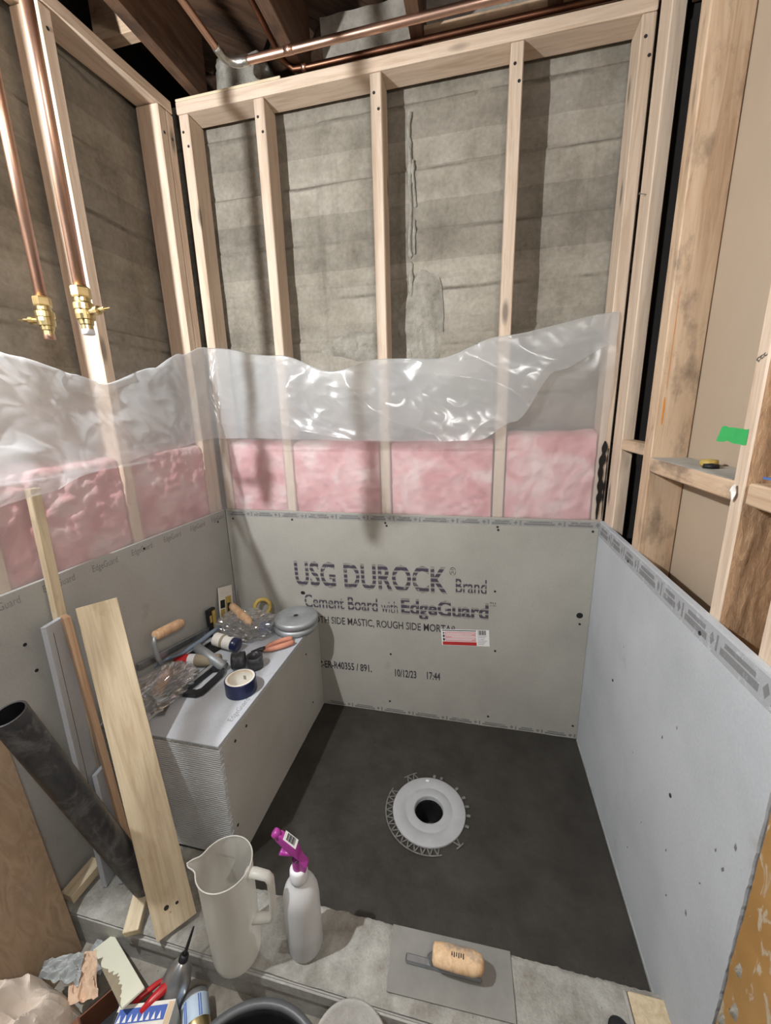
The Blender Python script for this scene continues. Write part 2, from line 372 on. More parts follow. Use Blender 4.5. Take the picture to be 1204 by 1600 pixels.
def text_mesh(s, width=None, height=None, bold=0.0, shear=0):
    cu = bpy.data.curves.new('t', 'FONT'); cu.body = s; cu.offset = bold; cu.shear = shear; cu.fill_mode = 'BOTH'; cu.resolution_u = 3
    o = bpy.data.objects.new('t', cu); COL.objects.link(o); dg = bpy.context.evaluated_depsgraph_get()
    me = bpy.data.meshes.new_from_object(o.evaluated_get(dg)); bpy.data.objects.remove(o); bpy.data.curves.remove(cu)
    xs = [v.co.x for v in me.vertices]; ys = [v.co.y for v in me.vertices]; x0, x1 = min(xs), max(xs)
    sx = width/(x1-x0) if width else None; sy = height/.7 if height else None  # cap height of the font is about .7
    sx = sx or sy; sy = sy or sx
    r = ([((v.co.x-x0)*sx, v.co.y*sy, 0) for v in me.vertices], [tuple(p.vertices) for p in me.polygons]); bpy.data.meshes.remove(me); return r
def rect(x0, x1, y0, y1, z=0): return [(x0, y0, z), (x1, y0, z), (x1, y1, z), (x0, y1, z)], [(0, 1, 2, 3)]
BACK = lambda x, z, y=-.0006, rot=0.: Matrix.Translation((x, y, z)) @ Matrix.Rotation(PI/2, 4, 'X') @ Matrix.Rotation(rot, 4, 'Z')

W0, H = 1.524, .9413          # width of the alcove, height of the boards
FZ, CZ = -.063, .045          # basement slab, top of the curb
T = .0127
# ------------------------------------------------------------------ setting
seams = [2.36, 2.17, 1.977, 1.822, 1.63, 1.44, 1.25, 1.05, .85]
def formed(s, z, seed):
    """board-marked concrete: each form board its own plane, ragged fins at the seams"""
    k = sum(1 for q in seams if z < q+.004*nz(s, 0, q, 3, seed)); d = .003*math.sin(k*2.4+seed*1.7)
    for q in seams:
        e = z-(q+.004*nz(s, 0, q, 3, seed)); wv = .5+.5*nz(s, q, seed, 6)
        d += (.0055*wv)*math.exp(-(e/.005)**2) - .004*math.exp(-((e-.008)/.007)**2)
    return d+.0025*nz(s, z, seed, 9)+.0016*nz(s, z, seed, 30)
mk('wall_back', grid(150, 330, lambda u, v: (lambda x, z: (x, .125-formed(x, z, 1), z))(-1.66+1.715*u, -.06+2.56*v)), 'wall_concrete', smooth=False, keep=True)
tag(bpy.data.objects['wall_back'], kind='structure')
mk('wall_left', grid(150, 330, lambda u, v: (lambda y, z: (-1.648+formed(y, z, 5), y, z))(.13-2.2*u, -.06+2.52*v)), 'wall_concrete', keep=True)
tag(bpy.data.objects['wall_left'], kind='structure')
fv_, ff_ = grid(80, 80, lambda u, v: (-1.66+2.4*u, -2.4+2.6*v, FZ+.002*nz(u, v, 0, 9)))
ff_ = [f for f in ff_ if math.hypot(sum(fv_[i][0] for i in f)/4+.566, sum(fv_[i][1] for i in f)/4+.431) > .10]
tag(mk('floor', (fv_, ff_), 'floor_concrete', keep=True), kind='structure')
wr = tag(mk('wall_right', box(.1025, .115, -1.9, -.30, FZ, 2.44, 0), 'drywall', keep=True), kind='structure')
tag(mk('wall_gap_shade', merge(box(.80, .85, -1.9, .13, FZ, 2.6, 0), box(.056, .80, .13, .16, FZ, 2.6, 0)), 'void', keep=True), kind='structure')  # dark panels put in for the shade in the gap beside the corner stud

# ceiling: subfloor boards and joists
ce = tag(mk('ceiling', box(-1.75, .9, -2.3, .5, 2.70, 2.72, 0), 'joist', keep=True), kind='structure')
for i in range(15):                              # diagonal subfloor boards
    c = V((-1.9+i*.2, -.2, 2.692)); d = V((.7071, .7071, 0))
    plank('subfloor_board', c-d*.75, c+d*.6, (.7071, -.7071, 0), .136, .014, 'joist', ce, 0)
for i in range(6):
    x = -1.49+.405*i
    bx('joist', (x, x+.04, -2.3, .12 if i else .1, 2.471, 2.685), 'joist', ce, .002)
mk('void_panel', box(-1.75, -1.72, -2.3, .5, 2.40, 2.70, 0), 'void', ce)  # dark boxes added in place of the unlit void past the joists
mk('void_panel', box(-1.75, .9, .42, .45, 2.40, 2.70, 0), 'void', ce)
mk('wall_cap', box(-1.75, -1.63, -2.3, .5, 2.40, 2.46, 0), 'void', ce)
bx('rim_block', (-1.655, -1.49, -.18, -.14, 2.50, 2.66), 'old_wood', ce)
bx('blocking', (-.645, .05, .045, .085, 2.442, 2.512), 'old_wood', ce)
mk('sill_concrete', grid(60, 14, lambda u, v: (-1.0+.75*u, .13-.03*v-.006*nz(u*8, v*3, 1), 2.44+.2*v+.01*nz(u*9, 0, 2))), 'floor_concrete', ce)
def lump(u, v):
    th = 2*PI*u; ph = PI*v; r = 1+.18*nz(math.cos(th)*math.sin(ph), math.sin(th)*math.sin(ph), math.cos(ph), 2.2, 3)
    e = lambda c: math.copysign(abs(c)**.6, c)
    return (-1.31+.105*r*e(math.cos(th))*e(math.sin(ph)), .13+.06*r*e(math.sin(th))*e(math.sin(ph)), 2.51+.085*r*e(math.cos(ph)))
mk('mortar_lump', grid(28, 16, lump), 'mortar_lump', ce, smooth=True)

# mortar runs on the concrete wall
wb = bpy.data.objects['wall_back']; WM[wb] = I4()
def drip(x, z0, z1, wd, seed):
    def f(u, v):
        z = z0+(z1-z0)*v; ww = wd*(.55+.9*abs(nz(z, seed, 0, 26))); gap = 1 if nz(z, seed, 3, 14) > -.32 else 0
        return (x+.008*nz(z, 0, seed, 9)+(u-.5)*ww*gap, .125-.006-.006*gap*math.sin(PI*u)*(.4+abs(nz(z, u, seed, 40))), z)
    mk('mortar_run', grid(5, 90, f), 'mortar_lump', wb, smooth=True)
drip(-.70, 1.55, 2.34, .018, 2); drip(-.685, 1.9, 2.2, .012, 7)
def rough_patch(cx, cz, rx, rz, seed):
    def f(u, v):
        a = 2*PI*u; rr = v*(1+.35*nz(math.cos(a), math.sin(a), seed, 1.6)); x = cx+rx*rr*math.cos(a); z = cz+rz*rr*math.sin(a)
        return (x, .124-.010*(1-v*v)-.012*abs(nz(x, z, seed, 45))*(1-v**4), z)
    mk('rough_patch', grid(36, 14, f), 'mortar_lump', wb, smooth=True)
rough_patch(-.66, 1.65, .09, .20, 4); rough_patch(-.92, 1.6, .13, .05, 9)

# shower pan of dark mortar, holed for the drain
DX, DY = -.566, -.431
pv, pf = [], []
nx_, ny_ = 110, 84
for j in range(ny_+1):
    for i in range(nx_+1):
        x = -1.118+1.118*i/nx_; y = -.80+.80*j/ny_
        z = -.004+.004*min(1, math.hypot(x-DX, y-DY)/.5)+.0022*nz(x, y, 0, 7)+.0012*nz(x, y, 0, 28)
        pv.append((x, y, z))
for j in range(ny_):
    for i in range(nx_):
        x = -1.118+1.118*(i+.5)/nx_; y = -.80+.80*(j+.5)/ny_
        if math.hypot(x-DX, y-DY) > .085:
            a = j*(nx_+1)+i; pf.append((a, a+1, a+nx_+2, a+nx_+1))
tag(mk('shower_pan', (pv, pf), 'mortar_pan', keep=True), 'dark damp mortar shower pan around the white drain', 'shower pan')

# curb
cb = thing('shower_curb', (-.75, -.87, FZ), 'low mortar-topped shower curb running across in front of the dark pan', 'curb')
def curb_top(u, v):
    x = -1.524+1.524*u
    yb = -.734 if x < -1.112 else -.792+.004*nz(x, 0, 1, 30)+.003*nz(x, 0, 3, 90)
    y = -.945+(yb+.945)*v
    return (x, y, CZ+.0016*nz(x, y, 0, 40)+.0025*nz(x, y, 4, 11)-(.004 if v in (0, 1) else 0))
mk('mortar_top', grid(260, 22, curb_top), 'curb_mortar', cb, smooth=True)
mk('outer_face', box(-1.524, -.0, -.946, -.930, FZ-.01, CZ-.012, .001), 'curb_face', cb)
mk('inner_face', box(-1.11, -.0, -.81, -.7935, -.03, CZ-.003, .001), 'curb_mortar', cb)
mk('seam_strip', box(-1.30, -.12, -.950, -.945, CZ-.045, CZ-.016, .001), 'curb_face', cb)
mk('end_block', box(-.072, .004, -.95, -.806, FZ, CZ+.009, .003), 'pine_pale', cb)
mk('end_block_edge', box(-.082, -.074, -.95, -.806, FZ, CZ+.008, .002), 'curb_face', cb)

# ------------------------------------------------------------------ framing
fb = thing('stud_frame', (-.75, .06, FZ), 'new pine stud frame standing against the back concrete wall', 'stud frame')
for x in (-1.524, -1.226, -.8115, -.3755, -.0255):
    bx('stud', (x, x+.038, .013, .102, FZ+.04, 2.399), 'pine', fb, .003)
bx('top_plate', (-1.53, .013, .011, .100, 2.400, 2.438), 'pine', fb, .003)
bx('bottom_plate', (-1.53, .013, .013, .102, FZ, FZ+.038), 'pine', fb, .003)
bx('plate_lap', (-1.53, -1.12, .012, .100, 2.4385, 2.4465), 'pine_pale', fb, .002)
fl = thing('stud_frame', (-1.58, -.7, FZ), 'new pine stud frame along the left concrete wall behind the copper pipes', 'stud frame')
for y in (-.076, -.037, -.476, -.884):
    bx('stud', (-1.626, -1.537, y, y+.037, FZ+.04, 2.392+y*.068), 'pine', fl, .003)
plank('top_plate', (-1.5815, .0, 2.413), (-1.5815, -1.35, 2.321), (1, 0, 0), .089, .038, 'pine', fl, .003)
bx('bottom_plate', (-1.626, -1.537, -1.35, 0, FZ, FZ+.038), 'pine', fl, .003)
f1 = thing('corner_stud', (.03, -.045, FZ), 'pale new stud turned flat in the right corner beside the dark gap', 'stud')
bx('stud', (.0135, .051, -.087, -.001, FZ, 2.62), 'pine', f1, .003)
mk('nail', merge(xf(lathe([(.0012, 0), (.0012, .02)], 6, 1, 1), ax((.0135, -.055, 1.93), (-1, -.3, .1))), xf(lathe([(.003, .02), (.003, .0215)], 8, 1, 1), ax((.0135, -.055, 1.93), (-1, -.3, .1)))), 'steel', f1)
fr = thing('old_stud_frame', (.06, -.6, FZ), 'weathered old stud frame with blocking on the right side', 'stud frame')
s1 = bx('stud', (.0135, .1015, -.322, -.271, FZ, 2.44), 'old_wood', fr, .003)
s2 = bx('stud', (.0135, .1015, -.722, -.690, FZ, 2.44), 'pine', fr, .003)
mk('rough_face', grid(24, 200, lambda u, v: (.0165+.0845*u, -.7225-.0045*(max(0, nz(u*2, v*9, 1, 3.2))+.5*abs(nz(u, v*9, 4, 9)))*math.sin(PI*min(1, max(0, u)))**.3, FZ+.05+2.4*v)), 'rough_sawn', fr, smooth=True)
s3 = bx('stud', (.0135, .1015, -.90, -.834, FZ, 2.44), 'pine', fr, .003)
bx('blocking', (.0135, .1015, -.690, -.322, 1.166, 1.2035), 'old_wood', fr, .003)
bx('blocking', (.0135, .1015, -.834, -.732, 1.168, 1.206), 'old_wood', fr, .003)
bx('blocking', (.0135, .05, -.271, -.0875, 1.204, 1.2365), 'old_wood', fr, .003)
mk('top_skin', box(.0145, .1005, -.685, -.325, 1.2036, 1.2048, 0), 'curb_face', fr)
# orange and grey marks that sit on the old stud's broad face
def streak(name, x0, x1, z0, z1, mat, y, parent, seed=1):
    def f(u, v):
        z = z0+(z1-z0)*v; wd = (x1-x0)*(.35+.9*abs(nz(z, seed, 0, 22))); c = (x0+x1)/2+.2*(x1-x0)*nz(z, seed, 5, 12)
        return (c+(u-.5)*wd*math.sin(PI*min(.98, max(.02, v)))**.3, y, z)
    return mk(name, grid(3, 40, f), mat, parent)
streak('resin_mark', .024, .034, 1.29, 1.36, 'orange_stain', -.3225, fr, 3)
streak('resin_mark', .028, .031, 1.38, 1.62, 'orange_stain', -.3225, fr, 8)
streak('sealant_smear', -.026, .006, .945, 1.225, 'tar', .0082, fb, 5)
streak('sealant_smear', .0, .010, .945, 1.20, 'tar', .0080, fb, 9)
mk('caulk_blob', grid(16, 10, lambda u, v: (.0135-.006*math.sin(PI*v)*(1+.4*nz(u*4, v*3, 2)), -.706+.008*math.cos(2*PI*u)*math.sin(PI*v)*(1+.5*nz(u*3, v, 7, 2)), 1.185+.015*math.sin(2*PI*u)*math.sin(PI*v/1.0)*(1+.4*nz(u*5, 2, v)))), 'putty', fr, smooth=True)
for k in range(3):
    y = -.70-.007*k; mk('staple', tube([(.0132, y, 1.405+.004*k), (.009, y-.002, 1.408+.003*k), (.009, y-.006, 1.412+.002*k)], .0011, 6), 'steel', fr)
gt = grid(8, 4, lambda u, v: (.0128-.004*u*(1-u)-(.012*(.5-u) if u < .5 else 0), -.640-.068*u-.012*(1-v)*(1-u)*-1, 1.270+.027*v-.002*u+.004*nz(u, v, 1, 4)))
tag(mk('tape_scrap', gt, 'green_tape'), 'small scrap of green tape stuck to the old stud at right', 'tape')
kn = thing('putty_knife', (.05, -.79, 1.207), 'pointed blue tool tip lying on the blocking at the right edge', 'tool')
mk('blade', prism([(0, 0), (.05, .008), (.16, .012), (.16, -.012), (.05, -.008)], .004, Matrix.Translation((.03, -.738, 1.214)) @ Matrix.Rotation(-PI/2+.25, 4, 'Z')), 'blue', kn)
yl = thing('tape_roll_scrap', (.062, -.52, 1.205), 'tiny yellow and black scrap on the grey-topped blocking', 'scrap')
mk('yellow_half', xf(lathe([(.001, .016), (.016, .014), (.018, .004), (.014, 0)], 12, 1, 1), Matrix.Translation((.062, -.505, 1.2052))), 'yellow', yl, smooth=True)
mk('black_half', xf(lathe([(.001, .010), (.014, .008), (.015, 0)], 12, 1, 1), Matrix.Translation((.052, -.535, 1.2052))), 'black', yl, smooth=True)
hb = mk('hardboard_sheet', grid(60, 60, lambda u, v: (.0035-.004*max(0, nz(u*6, v*9, 3, 1.6)), -.9425-.75*u, FZ+.93*v)), 'hardboard')
tag(hb, 'tan hardboard sheet smeared with dried mortar at the right front', 'sheet')
for k, (y, z) in enumerate([(-.962, .44), (-.97, .36), (-.953, .30), (-.985, .27), (-1.01, .25), (-.99, .19), (-.965, .21)]):
    o = mk('mortar_dab', grid(14, 8, lambda u, v: (.0035-.007*math.sin(PI*v*.5)*(1+.5*nz(u*3, v*2, k)), y+.007*(1-v)*math.cos(2*PI*u)*(1+.9*nz(math.cos(2*PI*u), k, 1, 2)), z+.015*(1-v)*math.sin(2*PI*u)*(1+.9*nz(math.sin(2*PI*u), k, 2, 2)))), 'mortar_lump', hb, smooth=True)

# ------------------------------------------------------------------ cement boards
bb = mk('cement_board', box(-1.524, 0, 0, T, -.02, H, .001), 'board_rough', keep=True)
tag(bb, 'grey cement board with large printed lettering on the back wall', 'cement board')
RT = .018
def put(name, s, x, z, mat, width=None, height=None, bold=0., rot=RT):
    return mk(name, text_mesh(s, width, height, bold), mat, bb, BACK(x, z, rot=rot))
put('lettering', 'USG DUROCK', -1.212, .603, 'ink', .672, .112, .024)
put('lettering', '®', -.534, .693, 'ink', .026, .036)
put('lettering', 'Brand', -.508, .620, 'ink', .122, .064, .012)
put('lettering', 'Cement Board', -1.176, .497, 'ink', .338, .066, .018)
put('lettering', 'with', -.822, .502, 'ink', .072, .058)
put('lettering', 'EdgeGuard', -.735, .507, 'ink', .36, .068, .034)
put('lettering', '™', -.372, .558, 'ink', .024, .030)
put('lettering', 'SMOOTH SIDE MASTIC, ROUGH SIDE MORTAR', -1.205, .424, 'ink_fine', .702, .034, .012)
put('lettering', 'ICC-ER-R40355 / 891.', -1.165, .196, 'ink_fine', .29, .036, .02)
put('lettering', '10/12/23', -.768, .195, 'ink_fine', .096, .036, .02)
put('lettering', '17:44', -.625, .200, 'ink_fine', .058, .036, .02)
# printed edge band: bars and diamonds
def band(x0, x1, seed):
    rr = random.Random(seed); parts = []; x = x0
    while x < x1-.05:
        L = rr.uniform(.06, .11); parts += [rect(x, x+L, .001, .009), rect(x+.01, x+L*.9, .011, .0165), rect(x+L+.03, x+L+.036, 0, .018)]
        c = x+L+.016; parts.append(([(c-.008, .009, 0), (c, .001, 0), (c+.008, .009, 0), (c, .017, 0)], [(0, 1, 2, 3)])); x += L+.045
    return merge(*parts)
mk('edge_tape', rect(-1.52, -.002, -.004, .022), 'tape_band', bb, BACK(0, H-.026, -.0004, 0))
mk('printed_band', band(-1.50, -.02, 3), 'ink_faint', bb, BACK(0, H-.026, rot=0))
mk('printed_band', band(-1.10, -.05, 5), 'ink_faint', bb, BACK(0, .004, rot=.0))
screw = lathe([(.0005, .0002), (.002, .0), (.0045, .0008), (.0045, -.001)], 10, True, False)
sm = None
def screw_at(parent, W):
    global sm
    if sm is None:
        sm = bpy.data.meshes.new('screw'); sm.from_pydata(screw[0], [], screw[1]); sm.materials.append(M['iron'])
    return link('screw', sm, None, parent, W)
for x, z in [(-1.49, .90), (-1.205, .905), (-.795, .905), (-.79, .893), (-.355, .905), (-.352, .893), (-.02, .90), (-.033, .526), (-.354, .638), (-.343, .372), (-.786, .304), (-.79, .63), (-.795, .06), (-.36, .05), (-.02, .06)]:
    screw_at(bb, ax((x, -.0007, z), (0, -1, 0)))
hole = lathe([(.0001, .0004), (.010, .0003), (.012, 0)], 16)
mk('dark_hole', hole, 'black', bb, ax((-.036, -.0005, .562), (0, -1, 0)))
mk('dark_hole', xf(hole, Matrix.Diagonal((.9, .7, 1, 1))), 'black', bb, ax((-1.182, -.0006, .566), (0, -1, 0)))
mk('dark_hole', xf(hole, Matrix.Diagonal((1.2, .6, 1, 1))), 'black', bb, ax((-1.125, -.0006, .222), (0, -1, 0)))
st = mk('warning_label', rect(-.098, .098, -.0375, .0375), 'label_white', bb, BACK(-.466, .420, -.0008, .075))
SW = lambda q: BACK(-.466, .420, -.0008-q, .075)
mk('pink_field', rect(-.082, .044, -.018, .026), 'label_pink', st, SW(.0002))
mk('red_strip', rect(-.094, .046, -.036, -.020), 'label_red', st, SW(.0002))
mk('heading_bar', rect(-.094, .046, .030, .034), 'ink_solid', st, SW(.0002))
mk('text_lines', merge(*[rect(-.078, .04-.012*(i % 2), .018-.006*i, .0205-.006*i) for i in range(6) if i != 3], rect(-.055, .044, .0005, .0035)), 'label_white', st, SW(.0004))
mk('barcode', merge(*[rect(.054+.0035*i, .0555+.0035*i+.0008*(i % 3), .014, .035) for i in range(9)]), 'ink_solid', st, SW(.0002))
mk('small_print', merge(*[rect(.052, .088-.006*(i % 3), .008-.0075*i, .0105-.0075*i) for i in range(6)]), 'ink_faint', st, SW(.0002))
mk('pictogram', merge(rect(-.092, -.084, -.016, -.004), rect(-.092, -.084, 0, .012), rect(-.091, -.085, .016, .024)), 'ink_solid', st, SW(.0003))

lb = mk('cement_board', box(-1.5365, -1.5245, -.955, -.0005, -.02, H, .001), 'board_left', keep=True)
tag(lb, 'grey cement board along the left wall behind the bench and lumber', 'cement board')
LEFT = lambda y, z, x=-1.5238: Matrix.Translation((x, y, z)) @ Matrix.Rotation(PI/2, 4, 'Z') @ Matrix.Rotation(PI/2, 4, 'X')
et = text_mesh('EdgeGuard', .085, .020)
for y in (-.93, -.79, -.65, -.51, -.37, -.23, -.10):
    mk('lettering', et, 'ink_faint', lb, LEFT(y, H-.034))
for y, z in [(-.46, .915), (-.455, .60), (-.86, .80), (-.85, .72), (-.06, .9), (-.86, .45)]: screw_at(lb, ax((-1.5238, y, z), (1, 0, 0)))

def jag(pts, seed, amt):
    rr = random.Random(seed); out = []
    for (a, b), (c, d) in zip(pts[:-1], pts[1:]):
        for i in range(90): t = i/90; out.append((a+(c-a)*t+rr.uniform(-amt, amt), b+(d-b)*t))
    return out
poly = [(0, -.02), (0, H)]+[(-.938, H)]+jag([(-.938, H-.002), (-.940, -.06)], 4, .0011)+[(-.940, -.062), (-.80, -.062), (-.80, -.02)]
rb = mk('cement_board', prism(poly, T, Matrix.Translation((T, 0, 0)) @ Matrix(((0, 0, -1, 0), (1, 0, 0, 0), (0, 1, 0, 0), (0, 0, 0, 1)))), 'board_smooth', keep=True)
tag(rb, 'pale blue-grey cement board with rough front edge on the right wall', 'cement board')
RIGHT = lambda y, z: Matrix.Translation((-.0006, y, z)) @ Matrix.Rotation(-PI/2, 4, 'Z') @ Matrix.Rotation(PI/2, 4, 'X')
mk('edge_tape', rect(.002, .93, -.01, .040), 'tape_band', rb, RIGHT(0, H-.045) @ Matrix.Translation((0, 0, -.0002)))
mk('printed_band', band(.02, .92, 9), 'ink_faint', rb, RIGHT(0, H-.045) @ Matrix.Diagonal((1, 1.8, 1, 1)))
chip = [(-.004, -.002), (.002, -.004), (.005, .001), (0, .004)]
for i, (y, z, s) in enumerate([(-.63, .59, 1.2), (-.72, .37, 1), (-.86, .56, 1.1), (-.90, .62, 1.6), (-.885, .55, 1.5), (-.82, .34, 1.6), (-.75, .28, 1), (-.50, .42, .7), (-.55, .15, .8), (-.35, .65, .7), (-.84, .45, .9), (-.68, .66, .9), (-.60, .30, .7)]):
    mk('chip_mark', prism([(a*s*.45, b*s*1.1) for a, b in chip], .0004), 'ink_faint', rb, RIGHT(y, z) @ Matrix.Rotation(.4*math.sin(i*3), 4, 'Z'))
for y, z in [(-.30, .9), (-.70, .9), (-.30, .5), (-.70, .5)]: screw_at(rb, ax((-.0007, y, z), (-1, 0, 0)))
mk('tape_edge', box(-.004, -.0003, -.79, -.01, -.006, .010, .001), 'greypaper', rb)

for x in (-1.524, -1.226, -.8115, -.3755, -.0255):
    for dx, z in ((.013, 2.345), (.027, 2.30)): link('nail', sm, None, fb, ax((x+dx, .0124, z), (0, -1, 0)))
for y in (-.076, -.037, -.476):
    link('nail', sm, None, fl, ax((-1.5364, y+.018, 2.31), (1, 0, 0)))
# bench
BX, BY, BZ = -1.118, -.732, .448
be = thing('shower_bench', (-1.32, -.366, 0), 'built-in shower bench clad in cement board, its top littered with tools', 'bench')
mk('top_panel', box(-1.5235, BX-.001, BY, -.001, BZ-T, BZ, .001), 'board_smooth', be)
mk('side_panel', box(BX-T, BX, BY+.0135, -.001, -.02, BZ-T-.0005, .001), 'board_bench', be)
def ragged_front():
    p = []
    for i in range(60): p.append((BX+.0005+R.uniform(-.0015, .002), .045+(BZ-T-.045)*i/59))
    q = [(-1.5235, BZ-T), (-1.5235, .045)]
    return prism(p+q, T, Matrix.Translation((0, BY+T, 0)) @ Matrix.Rotation(PI/2, 4, 'X'))
mk('front_panel', ragged_front(), 'board_ribbed', be)
mk('ragged_edge', grid(160, 3, lambda u, v: (-1.5235+.4045*u, BY-.0012-.002*abs(nz(u*60, v, 3)), BZ-.003-.012*v*(.6+.5*nz(u*80, 0, 1)))), 'board_cut', be)
mk('lettering', text_mesh('EdgeGuard', .10, .018), 'ink_faint', be, Matrix.Translation((-1.135, -.64, BZ+.0006)) @ Matrix.Rotation(PI/2, 4, 'Z'))
for y, z in [(-.70, .13), (-.60, .40), (-.15, .36), (-.12, .10), (-.66, .40)]: screw_at(be, ax((BX+.0006, y, z), (1, 0, 0)))

# drain
dr = thing('shower_drain', (DX, DY, 0), 'round white drain flange set in the middle of the dark pan', 'drain')
DW = Matrix.Translation((DX, DY, 0))
mk('flange', lathe([(.124, -.006), (.125, .003), (.1225, .0046), (.0825, .0050), (.0805, .0034), (.0785, .0050), (.0535, .0054), (.0505, .0045), (.049, .001), (.048, -.02)], 64), 'drain_plastic', dr, DW, smooth=True)
mk('throat', lathe([(.0482, -.012), (.047, -.06), (.040, -.10)], 40), 'black_plastic', dr, DW, smooth=True)
mk('outlet', lathe([(.040, -.10), (.030, -.102), (.029, -.098), (.026, -.098), (.025, -.16), (.001, -.17)], 40), 'black_plastic', dr, DW, smooth=True)
mk('outlet_ring', lathe([(.031, -.099), (.029, -.093), (.027, -.099)], 32), 'grey_plastic', dr, DW, smooth=True)
mk('tab', xf(box(-.006, .006, -.004, .004, .005, .008, .001), Matrix.Translation((-.018, .107, 0))), 'white_plastic', dr, DW)
col = []
def arc(r0, r1, a0, a1, n, z=.0012):
    vs, fs = [], []
    for i in range(n+1):
        a = a0+(a1-a0)*i/n; vs += [(r0*math.cos(a), r0*math.sin(a), z), (r1*math.cos(a), r1*math.sin(a), z)]
    for i in range(n): fs.append((2*i, 2*i+1, 2*i+3, 2*i+2))
    return vs, fs
for a0, a1 in ((2.0, 2.35), (2.75, 5.1), (5.45, 5.65)):
    col.append(arc(.147, .151, a0, a1, max(4, int((a1-a0)*16))))
    n = int((a1-a0)/.16)
    for i in range(n):
        a = a0+(a1-a0)*(i+.5)/n
        for s0, s1_ in ((-.07, .0), (.07, .0)):
            q = [(r*math.cos(t), r*math.sin(t), .0010) for r, t in ((.126, a+s0-.016), (.126, a+s0+.016), (.148, a+s1_+.014), (.148, a+s1_-.014))]
            col.append((q, [(0, 1, 2, 3)]))
for a in (.0, .25, .5, .8, 1.3, 1.5, 6.0): col.append(arc(.127, .14, a, a+.07, 2, .0010))
mk('mesh_collar', merge(*col), 'collar_mesh', dr, Matrix.Translation((DX, DY, .0012)))

# ------------------------------------------------------------------ insulation
def batt(a0, a1, wall, z1, seed, label):
    nu, nv = 70, 90
    def f(u, v):
        eu = min(u, 1-u)*2; ev = min(v, 1-v)*2
        a = a0+(a1-a0)*u; z = .60+(z1-.60)*v
        edge = 1-max(0, 1-eu/.035)**3; top = 1-max(0, 1-(1-v)/.03)**2 if v > .97 else 1
        k = .080*(1-edge*top)
        d = .017+k+.010*abs(nz(a, z, seed, 11))+.006*nz(a, z*1.5, seed, 27)+.0045*nz(a, z, seed, 60)
        zz = z+.008*nz(a, 0, seed, 12)*v
        if wall == 'b': return (a, min(d, .1), zz)
        return (-1.526-min(d, .1), a, zz)
    o = mk('insulation_batt', grid(nu, nv, f), 'insulation', smooth=True)
    tag(o, label, 'insulation', 'pink batts between the studs')
batt(-1.485, -1.227, 'b', 1.24, 1, 'narrow pink insulation batt in the back wall next to the left corner')
batt(-1.187, -.8125, 'b', 1.236, 2, 'pink insulation batt in the second back wall bay from the left corner')
batt(-.7725, -.3765, 'b', 1.232, 3, 'pink insulation batt in the back wall above the printed word Brand')
batt(-.3365, -.027, 'b', 1.26, 4, 'pink insulation batt in the back wall next to the right corner')
batt(-.437, -.077, 'l', 1.24, 5, 'pink insulation batt in the left wall next to the back corner')
batt(-.846, -.477, 'l', 1.23, 6, 'wide pink insulation batt in the left wall behind the thin batten')
batt(-1.25, -.885, 'l', 1.23, 7, 'pink insulation batt at the left picture edge in front of the others')

# ------------------------------------------------------------------ polythene sheet: up over the batts, folded forward over itself
def interp(tab, x):
    if x <= tab[0][0]: return tab[0][1]
    for (a, b), (c, d) in zip(tab, tab[1:]):
        if x <= c: t = (x-a)/(c-a); t = t*t*(3-2*t); return b+(d-b)*t
    return tab[-1][1]
LEN_L, LEN_B = 1.20, 1.530
